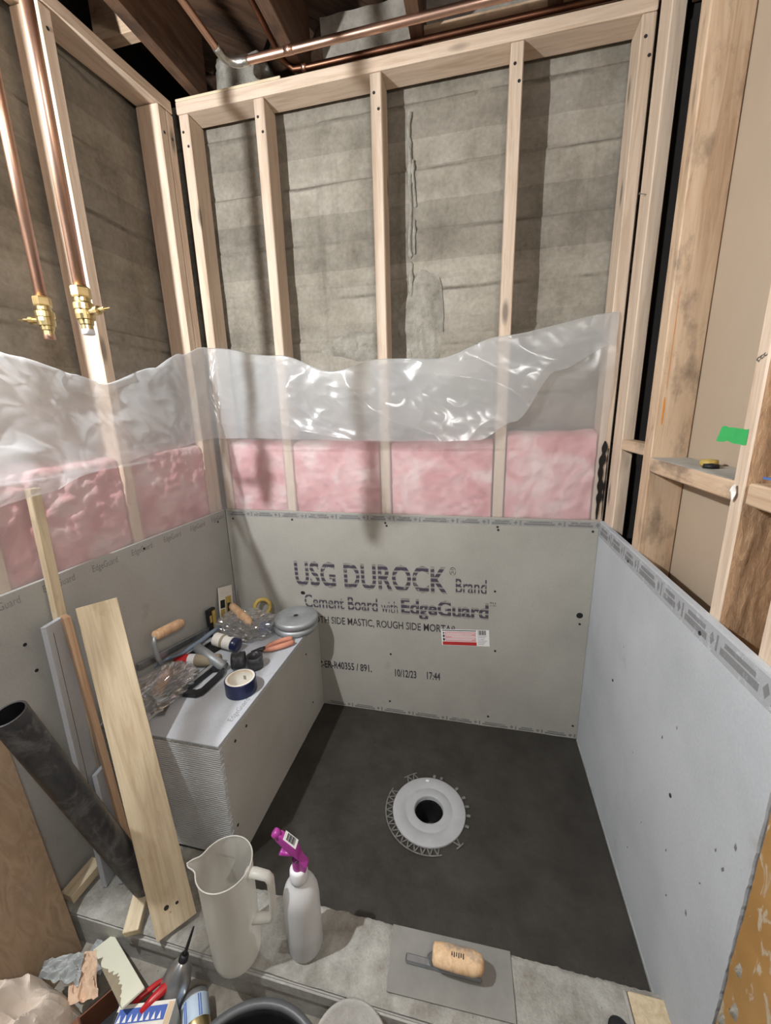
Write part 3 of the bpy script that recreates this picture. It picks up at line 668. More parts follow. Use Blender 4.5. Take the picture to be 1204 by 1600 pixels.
# arc length s: 0 at y=-1.2 on the left wall, 1.2 in the corner, 2.73 at the right end of the back wall
TOP = [(.0, 1.44), (.25, 1.51), (.44, 1.485), (.59, 1.46), (.68, 1.44), (.86, 1.50), (1.02, 1.565), (1.16, 1.61), (1.26, 1.605), (1.54, 1.565), (1.77, 1.495), (1.95, 1.528), (2.15, 1.522), (2.37, 1.583), (2.73, 1.635)]
LOW = [(.0, 1.17), (.38, 1.195), (.58, 1.215), (.8, 1.235), (1.2, 1.255), (1.5, 1.25), (2.0, 1.235), (2.3, 1.235), (2.42, 1.30), (2.55, 1.46), (2.73, 1.54)]
OUT = [(.0, .15), (.3, .14), (.5, .09), (.8, .07), (1.1, .03), (1.3, .03), (1.6, .05), (2.0, .05), (2.4, .035), (2.73, .012)]
def ridge(p): return 1-abs(noise.noise(p))*2
def poly_pt(u, v):
    s = u*(LEN_L+LEN_B); zt, zl, out = interp(TOP, s), interp(LOW, s), interp(OUT, s)
    if v < .25:   t = v/.25; z = H+.0015+(1.20-H-.0015)*t; d = .003; wr = .0
    elif v < .6:  t = (v-.25)/.35; z = 1.20+(zt-1.20)*t; d = .003+.55*out*math.sin(t*PI/2)**1.6; wr = .3+.5*t
    else:         t = (v-.6)/.4; z = zt+(zl-zt)*t; d = .55*out+.006+out*.55*math.sin(min(1, t*1.25)*PI*.5)-.25*out*max(0, t-.75); wr = 1.
    a = s*1.0; q = V((a*3.2+z*2.4, z*5.2-a*1.3, .7 if v < .6 else 3.1)); q2 = V((a*7-z*6, z*8+a*3, 5+(2 if v < .6 else 0)))
    q3 = V((a*15+z*19, z*16-a*9, 8 if v < .6 else 4)); big = noise.noise(V((a*2.1+z*1.5, z*3.1-a, 2)))
    crease = .55*ridge(q*.8)+.2*ridge(q2*.8)+.05*ridge(q3)+.55*big
    d += wr*(max(out, .03)*.95*(crease-.32))
    d = max(.0026+(.0022 if v > .6 else 0), d)
    z += wr*.006*noise.noise(V((a*6, v*3, 9)))*(1 if v > .3 else 0)
    cr = .06
    if s < LEN_L-cr: p = V((-1.5365, -LEN_L+s, 0)); n = V((1, 0, 0))
    elif s > LEN_L+cr: p = V((-1.5365+(s-LEN_L), .0125, 0)); n = V((0, -1, 0))
    else:
        t = (s-LEN_L+cr)/(2*cr); ang = t*PI/2; c = V((-1.5365+cr, -cr+.0125, 0)); r = cr
        n = V((math.cos(ang), -math.sin(ang), 0)); p = c-n*r
        p = p
    p = p+n*d; return (p.x, p.y, z)
po = mk('polythene_sheet', grid(640, 200, poly_pt), 'poly', smooth=True, keep=True)
tag(po, 'milky translucent polythene sheet folded over the pink insulation round both walls', 'plastic sheet')

# ------------------------------------------------------------------ copper pipes and valves
def riser(x, y, ze, side, label):
    t = thing('copper_pipe', (x, y, ze), label, 'pipe', 'copper risers on the left')
    mk('pipe', tube([(x, y, ze+.075), (x, y, 2.46)], .0111, 16), 'copper', t, smooth=True)
    W = Matrix.Translation((x, y, ze)); v = mk('valve_body', lathe([(.008, 0), (.0105, .001), (.0105, .014), (.0125, .016), (.013, .024), (.0165, .025), (.0175, .034), (.0165, .042), (.0185, .043), (.0185, .054), (.0165, .055), (.014, .058), (.014, .066)], 20, True), 'brass', t, W, smooth=False)
    mk('compression_nut', lathe([(.012, .064), (.0165, .065), (.0175, .068), (.0175, .082), (.0165, .085), (.0112, .085)], 6), 'brass', v, W)
    mk('valve_stem', merge(xf(lathe([(.006, .012), (.006, .03), (.0085, .031), (.0085, .04), (.004, .041), (.004, .056)], 10, 1, 1), ax((x, y, ze+.036), (side, -.1, .08))), xf(lathe([(.0015, .05), (.0015, .07)], 6, 1, 1), ax((x, y, ze+.038), (side, -.1, .04)))), 'brass', v)
    mk('outlet_cap', lathe([(.009, -.004), (.0112, -.003), (.0112, .006)], 16, True), 'copper' if side < 0 else 'white_plastic', v, W, smooth=True)
riser(-1.405, -.730, 1.525, -1, 'left copper riser pipe ending in a brass valve with bright copper end')
riser(-1.222, -.797, 1.512, 1, 'right copper riser pipe ending in a brass valve with white-rimmed end')
c1 = thing('ceiling_pipe', (-.9, -.06, 2.44), 'bright copper pipe bending along under the ceiling joists', 'pipe')
el = [(-1.262+.045*(1-math.cos(a)), -.108+.045*math.sin(a), 2.448) for a in [PI/2*i/8 for i in range(9)]]
mk('pipe', tube([(-1.262, -2.2, 2.452), (-1.262, -.5, 2.45)]+el+[(-.5, -.066, 2.449), (.3, -.068, 2.448)], .0112, 14), 'copper', c1, smooth=True)
mk('elbow', tube([(-1.262, -.135, 2.448)]+el+[(-1.19, -.063, 2.448)], .0132, 14), 'solder', c1, smooth=True)
mk('coupling', tube([(-1.065, -.0637, 2.449), (-1.035, -.0638, 2.449)], .0126, 14), 'copper', c1, smooth=True)
c2 = thing('dark_pipe', (-.6, .03, 2.447), 'dull dark pipe running just above the top plate behind the copper one', 'pipe')
mk('pipe', tube([(-1.125, -2.2, 2.53), (-1.122, -.2, 2.525), (-1.12, -.03, 2.51), (-1.108, .0, 2.482), (-1.075, .022, 2.4605), (-1.02, .027, 2.4605), (-.4, .026, 2.4605), (.2, .024, 2.4605)], .0095, 12), 'copper_dull', c2, smooth=True)
mk('clip', tube([(-1.045, .025, 2.4625), (-1.03, .0265, 2.4608)], .012, 12), 'copper', c2, smooth=True)

# ------------------------------------------------------------------ lumber leaning in the left corner
tag(plank('batten', (-1.500, -.80, CZ+.002), (-1.512, -.767, 1.179), (0, 1, 0), .026, .018, 'pine_pale'), 'thin pale batten standing highest in the leaning lumber', 'batten')
bt = bpy.data.objects['batten']
for z in (.93, 1.11): mk('pencil_mark', box(-.012, .008, .0091, .0094, z, z+.0015, 0), 'ink_solid', bt, WM[bt]); mk('pencil_mark', box(.007, .0085, .0091, .0094, z-.03, z, 0), 'ink_solid', bt, WM[bt])
mk('green_mark', box(-.0005, .013, .0091, .0094, .73, .79, 0), 'green_ink', bt, WM[bt])
o = plank('cement_board_strip', (-1.445, -.852, CZ+.002), (-1.487, -.813, .840), (-.3, 1, 0), .062, T, 'board_smooth', bev=.001)
tag(o, 'tall narrow strip of grey cement board leaning beside the batten', 'offcut')
mk('pencil_line', box(-.012, -.0105, T/2, T/2+.0003, .25, .77, 0), 'ink_solid', o, WM[o])
mk('pencil_line', box(-.012, -.0105, -T/2-.0003, -T/2, .25, .77, 0), 'ink_solid', o, WM[o])
tag(plank('cement_board_strip', (-1.405, -.842, CZ+.002), (-1.447, -.812, .388), (-.3, 1, 0), .05, T, 'board_smooth', bev=.001), 'short strip of grey cement board standing half as high as its neighbour', 'offcut')
o = plank('trim_strip', (-1.365, -.840, CZ+.002), (-1.472, -.790, .846), (.9, -.45, 0), .042, .016, 'brown_wood')
tag(o, 'reddish brown wooden trim strip leaning behind the wide pine board', 'trim')
tag(mk('small_tube', tube([(-1.455, -.79, .40), (-1.468, -.782, .50)], .008, 10), 'navy', smooth=True), 'short dark tube standing behind the brown trim strip', 'tube')
o = plank('pine_board', (-1.166, -.918, CZ+.011), (-1.445, -.722, .852), (.055, .068, 0), .094, .019, 'pine_pale', bev=.001)
tag(o, 'wide pale pine board leaning across the bench front', 'board')
for a, b, r in [(-.012, .06, .006), (.012, .055, .004), (-.006, .045, .003)]:
    mk('nail_hole', lathe([(.0002, .0004), (r*.8, .0003), (r, 0)], 10), 'brown_wood' if r < .0035 else 'void', o, WM[o] @ Matrix.Translation((a, -.0097, b)) @ Matrix.Rotation(PI/2, 4, 'X'))
pb, pt = V((-1.318, -.905, CZ+.034)), V((-1.335, -1.03, .775))
d_ = (pt-pb).normalized()
ap = thing('black_pipe', tuple(pb), 'scuffed black plastic pipe leaning diagonally across the left corner', 'pipe')
pb = V((-1.300, -.868, CZ+.031)); pt = V((-1.310, -1.047, .79))
mk('pipe', tube([pb, pt], .0302, 28, False), 'abs', ap, smooth=True)
mk('bore', tube([pb, pt], .0262, 24, False), 'black_plastic', ap, smooth=True)
mk('pipe_rim', xf(lathe([(.0262, 0), (.0302, 0)], 28), ax(pt, pt-pb)), 'abs', ap)
o = plank('plywood_sheet', (-1.455, -1.26, FZ+.001), (-1.507, -1.262, .66), (0, 1, 0), .60, .012, 'plywood')
tag(o, 'grainy plywood sheet leaning at the lower left', 'sheet')
o = plank('wood_block', (-1.498, -.935, CZ+.026), (-1.490, -.845, CZ+.034), (1, .1, 0), .04, .03, 'pine_pale')
tag(o, 'stubby wood wedge lying by the foot of the left cement board', 'wood block')
o = plank('wood_block', (-1.268, -.958, CZ+.014), (-1.305, -.875, CZ+.034), (.9, .4, 0), .038, .024, 'pine_pale')
tag(o, 'small wood block lying at the foot of the wide pine board', 'wood block')

# ------------------------------------------------------------------ things standing on the curb
JX, JY = -.981, -.928
jg = thing('measuring_jug', (JX, JY, CZ), 'tall frosted plastic jug with pouring lip on the curb', 'jug')
def jugwall(off):
    vs = []; prof = [(.036, .0), (.047, .003), (.054, .013), (.0565, .03), (.0575, .08), (.0585, .16), (.0595, .235), (.061, .285), (.0625, .292)]
    n = 48; fs = []
    for k, (r, z) in enumerate(prof):
        lip = max(0, (z-.235)/.057)
        for i in range(n):
            a = 2*PI*i/n; da = math.atan2(math.sin(a-LIP), math.cos(a-LIP)); e = .026*lip**1.3*math.exp(-(da/.17)**2)
            rr = r-off+e; vs.append((rr*math.cos(a), rr*math.sin(a), max(z, off*.8)))
    for k in range(len(prof)-1):
        for i in range(n): j = (i+1) % n; fs.append((k*n+i, k*n+j, (k+1)*n+j, (k+1)*n+i))
    fs.append(tuple(range(n))[::-1]); return vs, fs
LIP = PI+.22
JW = Matrix.Translation((JX, JY, CZ+.001))
mk('body', jugwall(0), 'jug', jg, JW, smooth=True)
hp = [(.054, 0, .276), (.075, 0, .280), (.104, 0, .277), (.111, 0, .268), (.110, 0, .20), (.107, 0, .160), (.10, 0, .148), (.08, 0, .140), (.055, 0, .132)]
hv = xf(tube(hp, [.009, .0085, .008, .008, .0075, .0075, .008, .0085, .009], 8), Matrix.Diagonal((1, 1.5, 1, 1)))
mk('handle', xf(hv, Matrix.Rotation(.05, 4, 'Z')), 'jug', jg, JW, smooth=True)
mk('rim', tube([(V((math.cos(a), math.sin(a), 0))*(.0615+.026*math.exp(-(math.atan2(math.sin(a-LIP), math.cos(a-LIP))/.17)**2))+V((0, 0, .292))) for a in [2*PI*i/60 for i in range(61)]], .0016, 6, False), 'jug', jg, JW, smooth=True)

SX, SY = -.824, -.876
sb = thing('spray_bottle', (SX, SY, CZ), 'frosted spray bottle with magenta trigger head on the curb', 'spray bottle')
SWm = Matrix.Translation((SX, SY, CZ+.001)) @ Matrix.Rotation(PI+.10, 4, 'Z') @ Matrix.Scale(1.12, 4)
mk('bottle', lathe([(.030, 0), (.0365, .003), (.0385, .01), (.0385, .140), (.0372, .158), (.033, .172), (.0245, .185), (.0165, .193), (.0150, .212)], 36, True), 'bottle', sb, SWm, smooth=True)
mk('liquid', lathe([(.028, .003), (.0365, .007), (.0372, .05), (.0372, .058), (.001, .058)], 32, True), 'water', sb, SWm, smooth=True)
mk('collar', lathe([(.0155, .196), (.019, .197), (.0198, .203), (.0185, .222), (.0165, .226), (.010, .228)], 24), 'white_plastic', sb, SWm, smooth=True)
def sweep_rect(path, sizes):
    vs, fs = [], []
    for (x, z), (w_, h_, tl) in zip(path, sizes):
        c, s = math.cos(tl), math.sin(tl)
        for a, b in ((-1, -1), (1, -1), (1, 1), (-1, 1)): vs.append((x-s*b*h_/2, a*w_/2, z+c*b*h_/2))
    n = len(path)
    for k in range(n-1):
        for i in range(4): j = (i+1) % 4; fs.append((4*k+i, 4*k+j, 4*k+4+j, 4*k+4+i))
    fs += [(3, 2, 1, 0), (4*n-4, 4*n-3, 4*n-2, 4*n-1)]; return vs, fs
hd = sweep_rect([(-.012, .224), (-.014, .242), (-.007, .262), (.008, .281), (.026, .298), (.037, .308)], [(.018, .012, -1.3), (.020, .019, -1.0), (.021, .021, -.3), (.020, .020, .45), (.018, .018, .75), (.016, .016, .75)])
h_o = mk('spray_head', hd, 'magenta', sb, SWm, smooth=False)
bv = h_o.modifiers.new('b', 'BEVEL'); bv.width = .005; bv.segments = 3
mk('neck', lathe([(.012, .222), (.0115, .25)], 16), 'magenta', sb, SWm, smooth=True)
mk('nozzle', xf(lathe([(.009, 0), (.0095, .012), (.008, .016)], 14, True, True), ax((.034, 0, .305), (1, 0, .9))), 'magenta', h_o, SWm, smooth=True)
mk('trigger', tube([(.0, 0, .262), (.012, 0, .262), (.022, 0, .260), (.030, 0, .260), (.036, 0, .264)], [.005, .0055, .005, .0055, .007], 10), 'magenta', sb, SWm, smooth=True)
lw = SWm @ Matrix.Translation((.0105, 0, .2985)) @ Matrix.Rotation(-.74, 4, 'Y')
bl = mk('price_label', rect(-.017, .017, -.0095, .0095), 'label_white', h_o, lw)
mk('barcode', merge(*[rect(-.011+.0024*i, -.0098+.0024*i+.0005*(i % 3), -.008, .006) for i in range(9)]), 'ink_solid', bl, lw @ Matrix.Translation((0, 0, .0004)))

TW = frame((-.4695, -.857, CZ+.004), (-.4695, -.857, CZ+1), (.28, -.022, 0)); TW = Matrix.Translation((-.468, -.855, CZ+.0035)) @ Matrix.Rotation(.01, 4, 'Z')
tr = thing('finishing_trowel', (-.468, -.855, CZ), 'rectangular steel finishing trowel with wooden handle lying on the curb', 'trowel')
mk('blade', xf(prism([(-.147, .061), (.143, .064), (.146, -.058), (-.139, -.064)], .0016), Matrix.Identity(4)), 'steel_blade', tr, TW)
mk('tang', merge(xf(box(-.105, .075, -.009, .009, .0018, .011, .003), I4()), tube([(-.042, 0, .006), (-.046, 0, .03), (-.036, 0, .047), (-.02, 0, .05)], [.007, .007, .006, .005], 10)), 'steel', tr, TW, smooth=False)
mk('handle', xf(lathe([(.012, 0), (.0185, .003), (.0205, .02), (.0215, .06), (.021, .095), (.0165, .112), (.009, .118), (.0005, .119)], 24, True), Matrix.Translation((-.04, 0, .046)) @ Matrix.Diagonal((1, 1.15, .85, 1)) @ Matrix.Rotation(PI/2, 4, 'Y')), 'worn_handle', tr, TW, smooth=True)
mk('handle_print', merge(*[rect(.004+.0052*i, .0065+.0052*i, -.004-.002*(i % 2), .004) for i in range(6)]), 'ink_fine', tr, TW @ Matrix.Translation((0, -.002, .0648)))
tag(mk('black_cup', lathe([(.018, 0), (.021, .004), (.022, .024), (.017, .028), (.0005, .030)], 20, True), 'black_plastic', None, Matrix.Translation((-.113, -.885, CZ+.001)), smooth=True), 'small black cap standing on the curb beside the pale end block', 'cap')

# ------------------------------------------------------------------ tools on the bench
Z = BZ+.0008
md = [(-1.180, -.098, Z), (-1.176, -.0965, Z+.0300)]
for i, (x, y, z) in enumerate(md):
    o = mk('metal_disc', lathe([(.0095, .005), (.0095, .0275), (.0105, .0285), (.086, .028), (.0918, .0245), (.0940, .0145), (.0918, .005), (.086, .0005), (.0095, .0005)], 56), 'zinc', None, Matrix.Translation((x, y, z)), smooth=True)
    tag(o, ['lower of the two grey metal discs stacked by the lettered board', 'upper of the two grey metal discs, its centre hole showing'][i], 'metal disc', 'metal discs')
    if i: mk('hole_shade', lathe([(.0001, .0290), (.0098, .0290)], 20), 'iron', o, WM[o])  # dark disc painted in for the shade inside the centre hole
tp = thing('tape_roll', (-1.185, -.508, Z), 'navy blue roll of duct tape standing at the bench edge', 'tape roll')
TPW = Matrix.Translation((-1.185, -.508, Z))
mk('tape', lathe([(.040, .0485), (.0495, .0485), (.0505, .047), (.0505, .0015), (.0495, 0), (.040, 0)], 44), 'navy', tp, TPW, smooth=False)
mk('core', lathe([(.0398, .0), (.0398, .0487), (.0380, .0487), (.0380, .0)], 40), 'card', tp, TPW, smooth=True)
mk('tape_face', lathe([(.0400, .0488), (.0470, .0488)], 40), 'cardwhite', tp, TPW)
mk('core_liner', lathe([(.0378, .045), (.0378, .002), (.001, .002)], 40), 'cardwhite', tp, TPW, smooth=True)
mk('core_print', merge(*[xf(rect(-.010+.005*i, -.0075+.005*i, .015, .030), I4()) for i in range(4)]), 'ink_solid', tp, TPW @ Matrix.Translation((-.012, .0355, 0)) @ Matrix.Rotation(PI/2, 4, 'X'))
cp = [(.024, 0), (.029, .001), (.0295, .018), (.0285, .020), (.0285, .026), (.0295, .028), (.029, .047), (.025, .047), (.0245, .026), (.023, .024), (.0225, .0005)]
tag(mk('pipe_coupling', lathe(cp, 32), 'abs', None, Matrix.Translation((-1.207, -.383, Z)), smooth=True), 'black pipe coupling standing upright behind the tape roll', 'coupling', 'black pipe couplings')
tag(mk('pipe_coupling', xf(lathe(cp, 32), Matrix.Translation((-1.268, -.398, Z+.0296)) @ Matrix.Rotation(.45, 4, 'Z') @ Matrix.Rotation(PI/2, 4, 'Y') @ Matrix.Translation((0, 0, -.02))), 'abs', smooth=True), 'black pipe coupling lying on its side behind the tape roll', 'coupling', 'black pipe couplings')
# staple gun lying on its side
sg = thing('staple_gun', (-1.325, -.49, Z), 'black staple gun lying flat beside the tape roll', 'staple gun')
GW = Matrix.Translation((-1.322, -.487, Z+.001)) @ Matrix.Rotation(1.45, 4, 'Z')
mk('body', xf(prism([(-.070, .046), (.05, .050), (.080, .046), (.084, .020), (.078, .004), (.052, .006), (.040, .024), (-.070, .026)], .018), I4()), 'iron', sg, GW)
mk('grip', xf(prism([(-.094, .044), (-.094, .022), (-.084, -.022), (-.070, -.034), (-.050, -.036), (.030, -.030), (.052, -.020), (.070, .004), (.052, .008), (.036, -.008), (.020, -.014), (-.056, -.018), (-.066, -.010), (-.072, .024), (-.072, .046)], .015), Matrix.Translation((0, 0, .002))), 'black_plastic', sg, GW)
mk('top_cover', box(-.055, .06, .030, .044, .018, .0205, .001), 'zinc', sg, GW)
mk('nose', box(.080, .094, .010, .044, .002, .018, .002), 'zinc', sg, GW)
mk('rivet', xf(lathe([(.005, 0), (.005, .002), (.003, .003)], 10, 0, 1), Matrix.Translation((.066, .020, .018))), 'zinc', sg, GW)
# pliers
pl = thing('pliers', (-1.2, -.26, Z), 'pliers with pale orange grips beside the metal discs', 'pliers')
mk('jaws', merge(tube([(-1.262, -.318, Z+.012), (-1.232, -.298, Z+.014), (-1.218, -.290, Z+.014)], [.005, .010, .011], 8)), 'iron', pl, smooth=True)
mk('grip', tube([(-1.222, -.298, Z+.012), (-1.195, -.285, Z+.013), (-1.16, -.255, Z+.013), (-1.137, -.228, Z+.012), (-1.131, -.218, Z+.011)], [.006, .010, .0105, .010, .006], 10), 'orange', pl, smooth=True)
mk('grip', tube([(-1.225, -.288, Z+.012), (-1.212, -.262, Z+.013), (-1.185, -.225, Z+.013), (-1.155, -.200, Z+.012), (-1.148, -.196, Z+.011)], [.006, .010, .0105, .010, .006], 10), 'orange', pl, smooth=True)
tag(mk('steel_tube', tube([(-1.440, -.388, Z+.056), (-1.302, -.428, Z+.018)], .0175, 18), 'zinc', smooth=True), 'short shiny steel tube lying above the staple gun', 'tube')
cn = thing('caulk_cartridge', (-1.36, -.32, Z), 'white cartridge with navy end and barcode lying in the tool heap', 'cartridge')
CW = ax((-1.425, -.300, Z+.040), (.12, -.012, -.012), (0, 0, 1))
mk('body', lathe([(.0255, 0), (.026, .001), (.026, .082)], 28, True), 'cardwhite', cn, CW, smooth=True)
mk('end_band', lathe([(.0262, .082), (.0262, .104), (.022, .107), (.001, .107)], 28), 'navy', cn, CW, smooth=True)
mk('tan_band', lathe([(.0263, .034), (.0263, .046)], 28), 'peel', cn, CW, smooth=True)
mk('barcode', merge(*[tube([(.0264*math.cos(a), .0264*math.sin(a), .054), (.0264*math.cos(a), .0264*math.sin(a), .070)], .0007, 4) for a in [-1.1+.13*i for i in range(8)]]), 'ink_solid', cn, CW)
ct = thing('sealant_tube', (-1.44, -.41, Z), 'red and white sealant tube under the grey pry bar', 'tube')
SWt = ax((-1.497, -.435, Z+.026), (.15, .03, 0), (0, 0, 1))
mk('body', lathe([(.018, 0), (.022, .002), (.022, .05)], 24, True), 'red', ct, SWt, smooth=True)
mk('band', lathe([(.0225, .05), (.0225, .075)], 24), 'white_plastic', ct, SWt, smooth=True)
mk('tail', lathe([(.022, .075), (.022, .16), (.018, .165), (.001, .165)], 24), 'peel', ct, SWt, smooth=True)
pbn = thing('pry_bar', (-1.46, -.36, Z), 'slate grey curved pry bar lying on the tool heap', 'pry bar')
mk('shaft', tube([(-1.500, -.475, Z+.055), (-1.470, -.430, Z+.055), (-1.447, -.36, Z+.062), (-1.440, -.30, Z+.066), (-1.437, -.25, Z+.064)], [.005, .0075, .0085, .0085, .008], 8), 'slate', pbn, smooth=True)
mk('claw', tube([(-1.500, -.475, Z+.055), (-1.512, -.50, Z+.052), (-1.517, -.512, Z+.046)], [.005, .004, .002], 8), 'slate', pbn, smooth=True)
se = plank('straightedge', (-1.506, -.585, .548), (-1.506, -.115, .460), (0, .2, 1), .022, .012, 'steel')
tag(se, 'long steel straightedge lying along the left cement board', 'straightedge')
tag(mk('black_pouch', xf(grid(24, 14, lambda u, v: (.10*(u-.5)*2, .035*math.cos(PI*v)*(1-.2*abs(u-.5)), .024*math.sin(PI*v)*(1+.3*nz(u*5, v*3, 1)))), Matrix.Translation((-1.452, -.34, Z)) @ Matrix.Rotation(1.2, 4, 'Z')), 'black', smooth=True), 'dark cloth pouch under the pry bar and straightedge', 'pouch')
# trowel standing by the left wall
ft = thing('margin_trowel', (-1.48, -.45, Z), 'trowel with turned wooden handle standing by the left cement board', 'trowel')
mk('handle', xf(lathe([(.011, 0), (.0165, .004), (.0175, .03), (.0185, .08), (.0175, .115), (.011, .132), (.0005, .135)], 20, True), ax((-1.482, -.522, .628), (.0, .13, -.02), (0, 0, 1))), 'handle', ft, smooth=True)
mk('post', tube([(-1.482, -.500, .615), (-1.483, -.523, .622), (-1.484, -.528, .60), (-1.486, -.52, .54), (-1.488, -.49, Z+.006)], [.004, .007, .0075, .007, .006], 10), 'zinc', ft, smooth=True)
mk('blade', box(-1.516, -1.462, -.52, -.36, Z, Z+.002, 0), 'steel_blade', ft)
# packages in the corner
pc = thing('tool_package', (-1.50, -.1, Z), 'tall blister card with yellow print leaning in the back left corner', 'package')
PW = frame((-1.495, -.125, Z+.002), (-1.513, -.085, .605), (0, 1, .1))
mk('card', box(-.045, .045, -.002, .002, 0, .165, .0005), 'cardwhite', pc, PW)
mk('yellow_panel', merge(rect(-.040, -.014, .02, .07, 0), rect(-.005, .035, .03, .12, 0)), 'yellow', pc, PW @ Matrix.Rotation(PI/2, 4, 'X') @ Matrix.Translation((0, 0, .0024)))
mk('black_panel', merge(rect(-.040, -.010, .075, .11, 0), rect(.005, .025, .05, .09, .0005)), 'black', pc, PW @ Matrix.Rotation(PI/2, 4, 'X') @ Matrix.Translation((0, 0, .0026)))
py = thing('blade_pack', (-1.5, -.22, Z), 'small yellow and black pack standing against the left board', 'package')
PW2 = frame((-1.500, -.215, Z+.001), (-1.508, -.205, .59), (0, 1, .1))
mk('pack', box(-.022, .022, -.008, .008, 0, .115, .001), 'black', py, PW2)
mk('front_print', merge(rect(-.002, .019, .01, .105), rect(-.019, -.006, .06, .09)), 'yellow', py, PW2 @ Matrix.Rotation(PI/2, 4, 'X') @ Matrix.Translation((0, 0, .0085)))
tag(mk('twine_coil', xf(lathe([(.034+.009*math.cos(a), .009*math.sin(a)) for a in [2*PI*i/12 for i in range(13)]], 30), ax((-1.372, -.030, Z+.046), (.35, -.9, .35))), 'yellow', smooth=True), 'pale yellow coil of twine against the lettered board', 'twine')
for i, (x, y, rz, sx, sy, m_, lab) in enumerate([(-1.43, -.035, .3, .05, .022, 'cardwhite', 'white card scrap at the back of the bench'), (-1.335, -.06, -.5, .035, .02, 'greypaper', 'grey packet at the back of the bench beside the discs'), (-1.30, -.13, .4, .03, .018, 'blue', 'small blue-tipped packet beside the metal discs')]):
    tag(mk('small_packet', xf(box(-sx, sx, -sy, sy, 0, .012+.006*i, .001), Matrix.Translation((x, y, Z)) @ Matrix.Rotation(rz, 4, 'Z')), m_), lab, 'packet')
tag(plank('cement_board_chip', (-1.185, -.195, Z+.004), (-1.125, -.150, Z+.004), (1, -1, 0), .02, .007, 'board_cut'), 'thin sliver of cement board at the bench edge by the discs', 'offcut')
# clear bags with wooden-handled floats inside
def bag(c, sx, sy, sz, seed, rz):
    def f(u, v):
        th = 2*PI*u; ph = PI*v; x, y, z = math.cos(th)*math.sin(ph), math.sin(th)*math.sin(ph), math.cos(ph)
        e = lambda q: math.copysign(abs(q)**.75, q)
        p = V((x, y, z)); k = 1+.22*(1-2*abs(noise.noise(p*2.6+V((seed, 0, 0)))))+.13*(1-2*abs(noise.noise(p*6+V((seed, 3, 0)))))-.1
        return (sx*e(x)*k, sy*e(y)*k, max(.0008, sz*(.42+.58*e(z)*k)))
    return xf(grid(72, 44, f), Matrix.Translation(c) @ Matrix.Rotation(rz, 4, 'Z'))
for lab, c, s, seed, rz, h0, h1 in [
    ('clear plastic bag holding a wooden-handled float at the bench front', (-1.432, -.612, Z), (.062, .125, .075), 1.3, -.2, (-1.405, -.628, .495), (-1.452, -.515, .500)),
    ('crumpled clear plastic bag holding a wooden-handled float by the package', (-1.378, -.168, Z), (.108, .085, .075), 4.1, .1, (-1.468, -.115, .535), (-1.318, -.215, .522))]:
    t = thing('bagged_float', c, lab, 'bagged tool')
    mk('bag', bag(c, *s, seed, rz), 'bag', t, smooth=False)
    a, b_ = V(h0), V(h1)
    mk('handle', xf(lathe([(.010, 0), (.0155, .004), (.0165, .03), (.0175, (b_-a).length*.6), (.0165, (b_-a).length*.9), (.006, (b_-a).length), (.0005, (b_-a).length+.002)], 18, True), ax(a, b_-a, (0, 0, 1))), 'handle', t, smooth=True)
    d0 = (b_-a).normalized(); sd = V((-d0.y, d0.x, 0)).normalized()*.035
    mk('steel_plate', prism([((a-sd-d0*.05).x, (a-sd-d0*.05).y), ((a+sd-d0*.05).x, (a+sd-d0*.05).y), ((b_+sd).x, (b_+sd).y), ((b_-sd).x, (b_-sd).y)], .002, Matrix.Translation((0, 0, Z+.004))), 'steel', t)
    mk('post', tube([a+d0*.02, a-d0*.012, a-d0*.018-V((0, 0, .02)), V((a.x, a.y, Z+.006))], .006, 8), 'zinc', t, smooth=True)

# ------------------------------------------------------------------ clutter on the slab in front of the curb
bk = thing('black_bucket', (-.775, -1.215, FZ), 'black bucket with grey rim at the bottom edge of the picture', 'bucket')
BW = Matrix.Translation((-.775, -1.215, FZ+.002))
mk('bucket', lathe([(.118, 0), (.125, .006), (.141, .285), (.1405, .302), (.137, .302), (.1355, .285), (.120, .010), (.001, .009)], 56, True), 'black_plastic', bk, BW, smooth=True)
mk('rim', lathe([(.1415, .270), (.1495, .272), (.151, .296), (.1495, .308), (.137, .309), (.1365, .300)], 56), 'dark_rim', bk, BW, smooth=True)
mk('rim_band', lathe([(.1415, .235), (.1475, .237), (.1475, .246), (.1415, .248)], 56), 'grey_plastic', bk, BW, smooth=True)
tag(mk('mortar_pail_lid', lathe([(.001, .012), (.095, .012), (.10, .016), (.104, .012), (.105, .0)], 48), 'curb_face', None, ax((-.662, -1.030, .022), (.1, -.45, .9)) @ Matrix.Scale(.85, 4), smooth=True), 'round grey lid propped against the curb beside the bucket', 'lid')

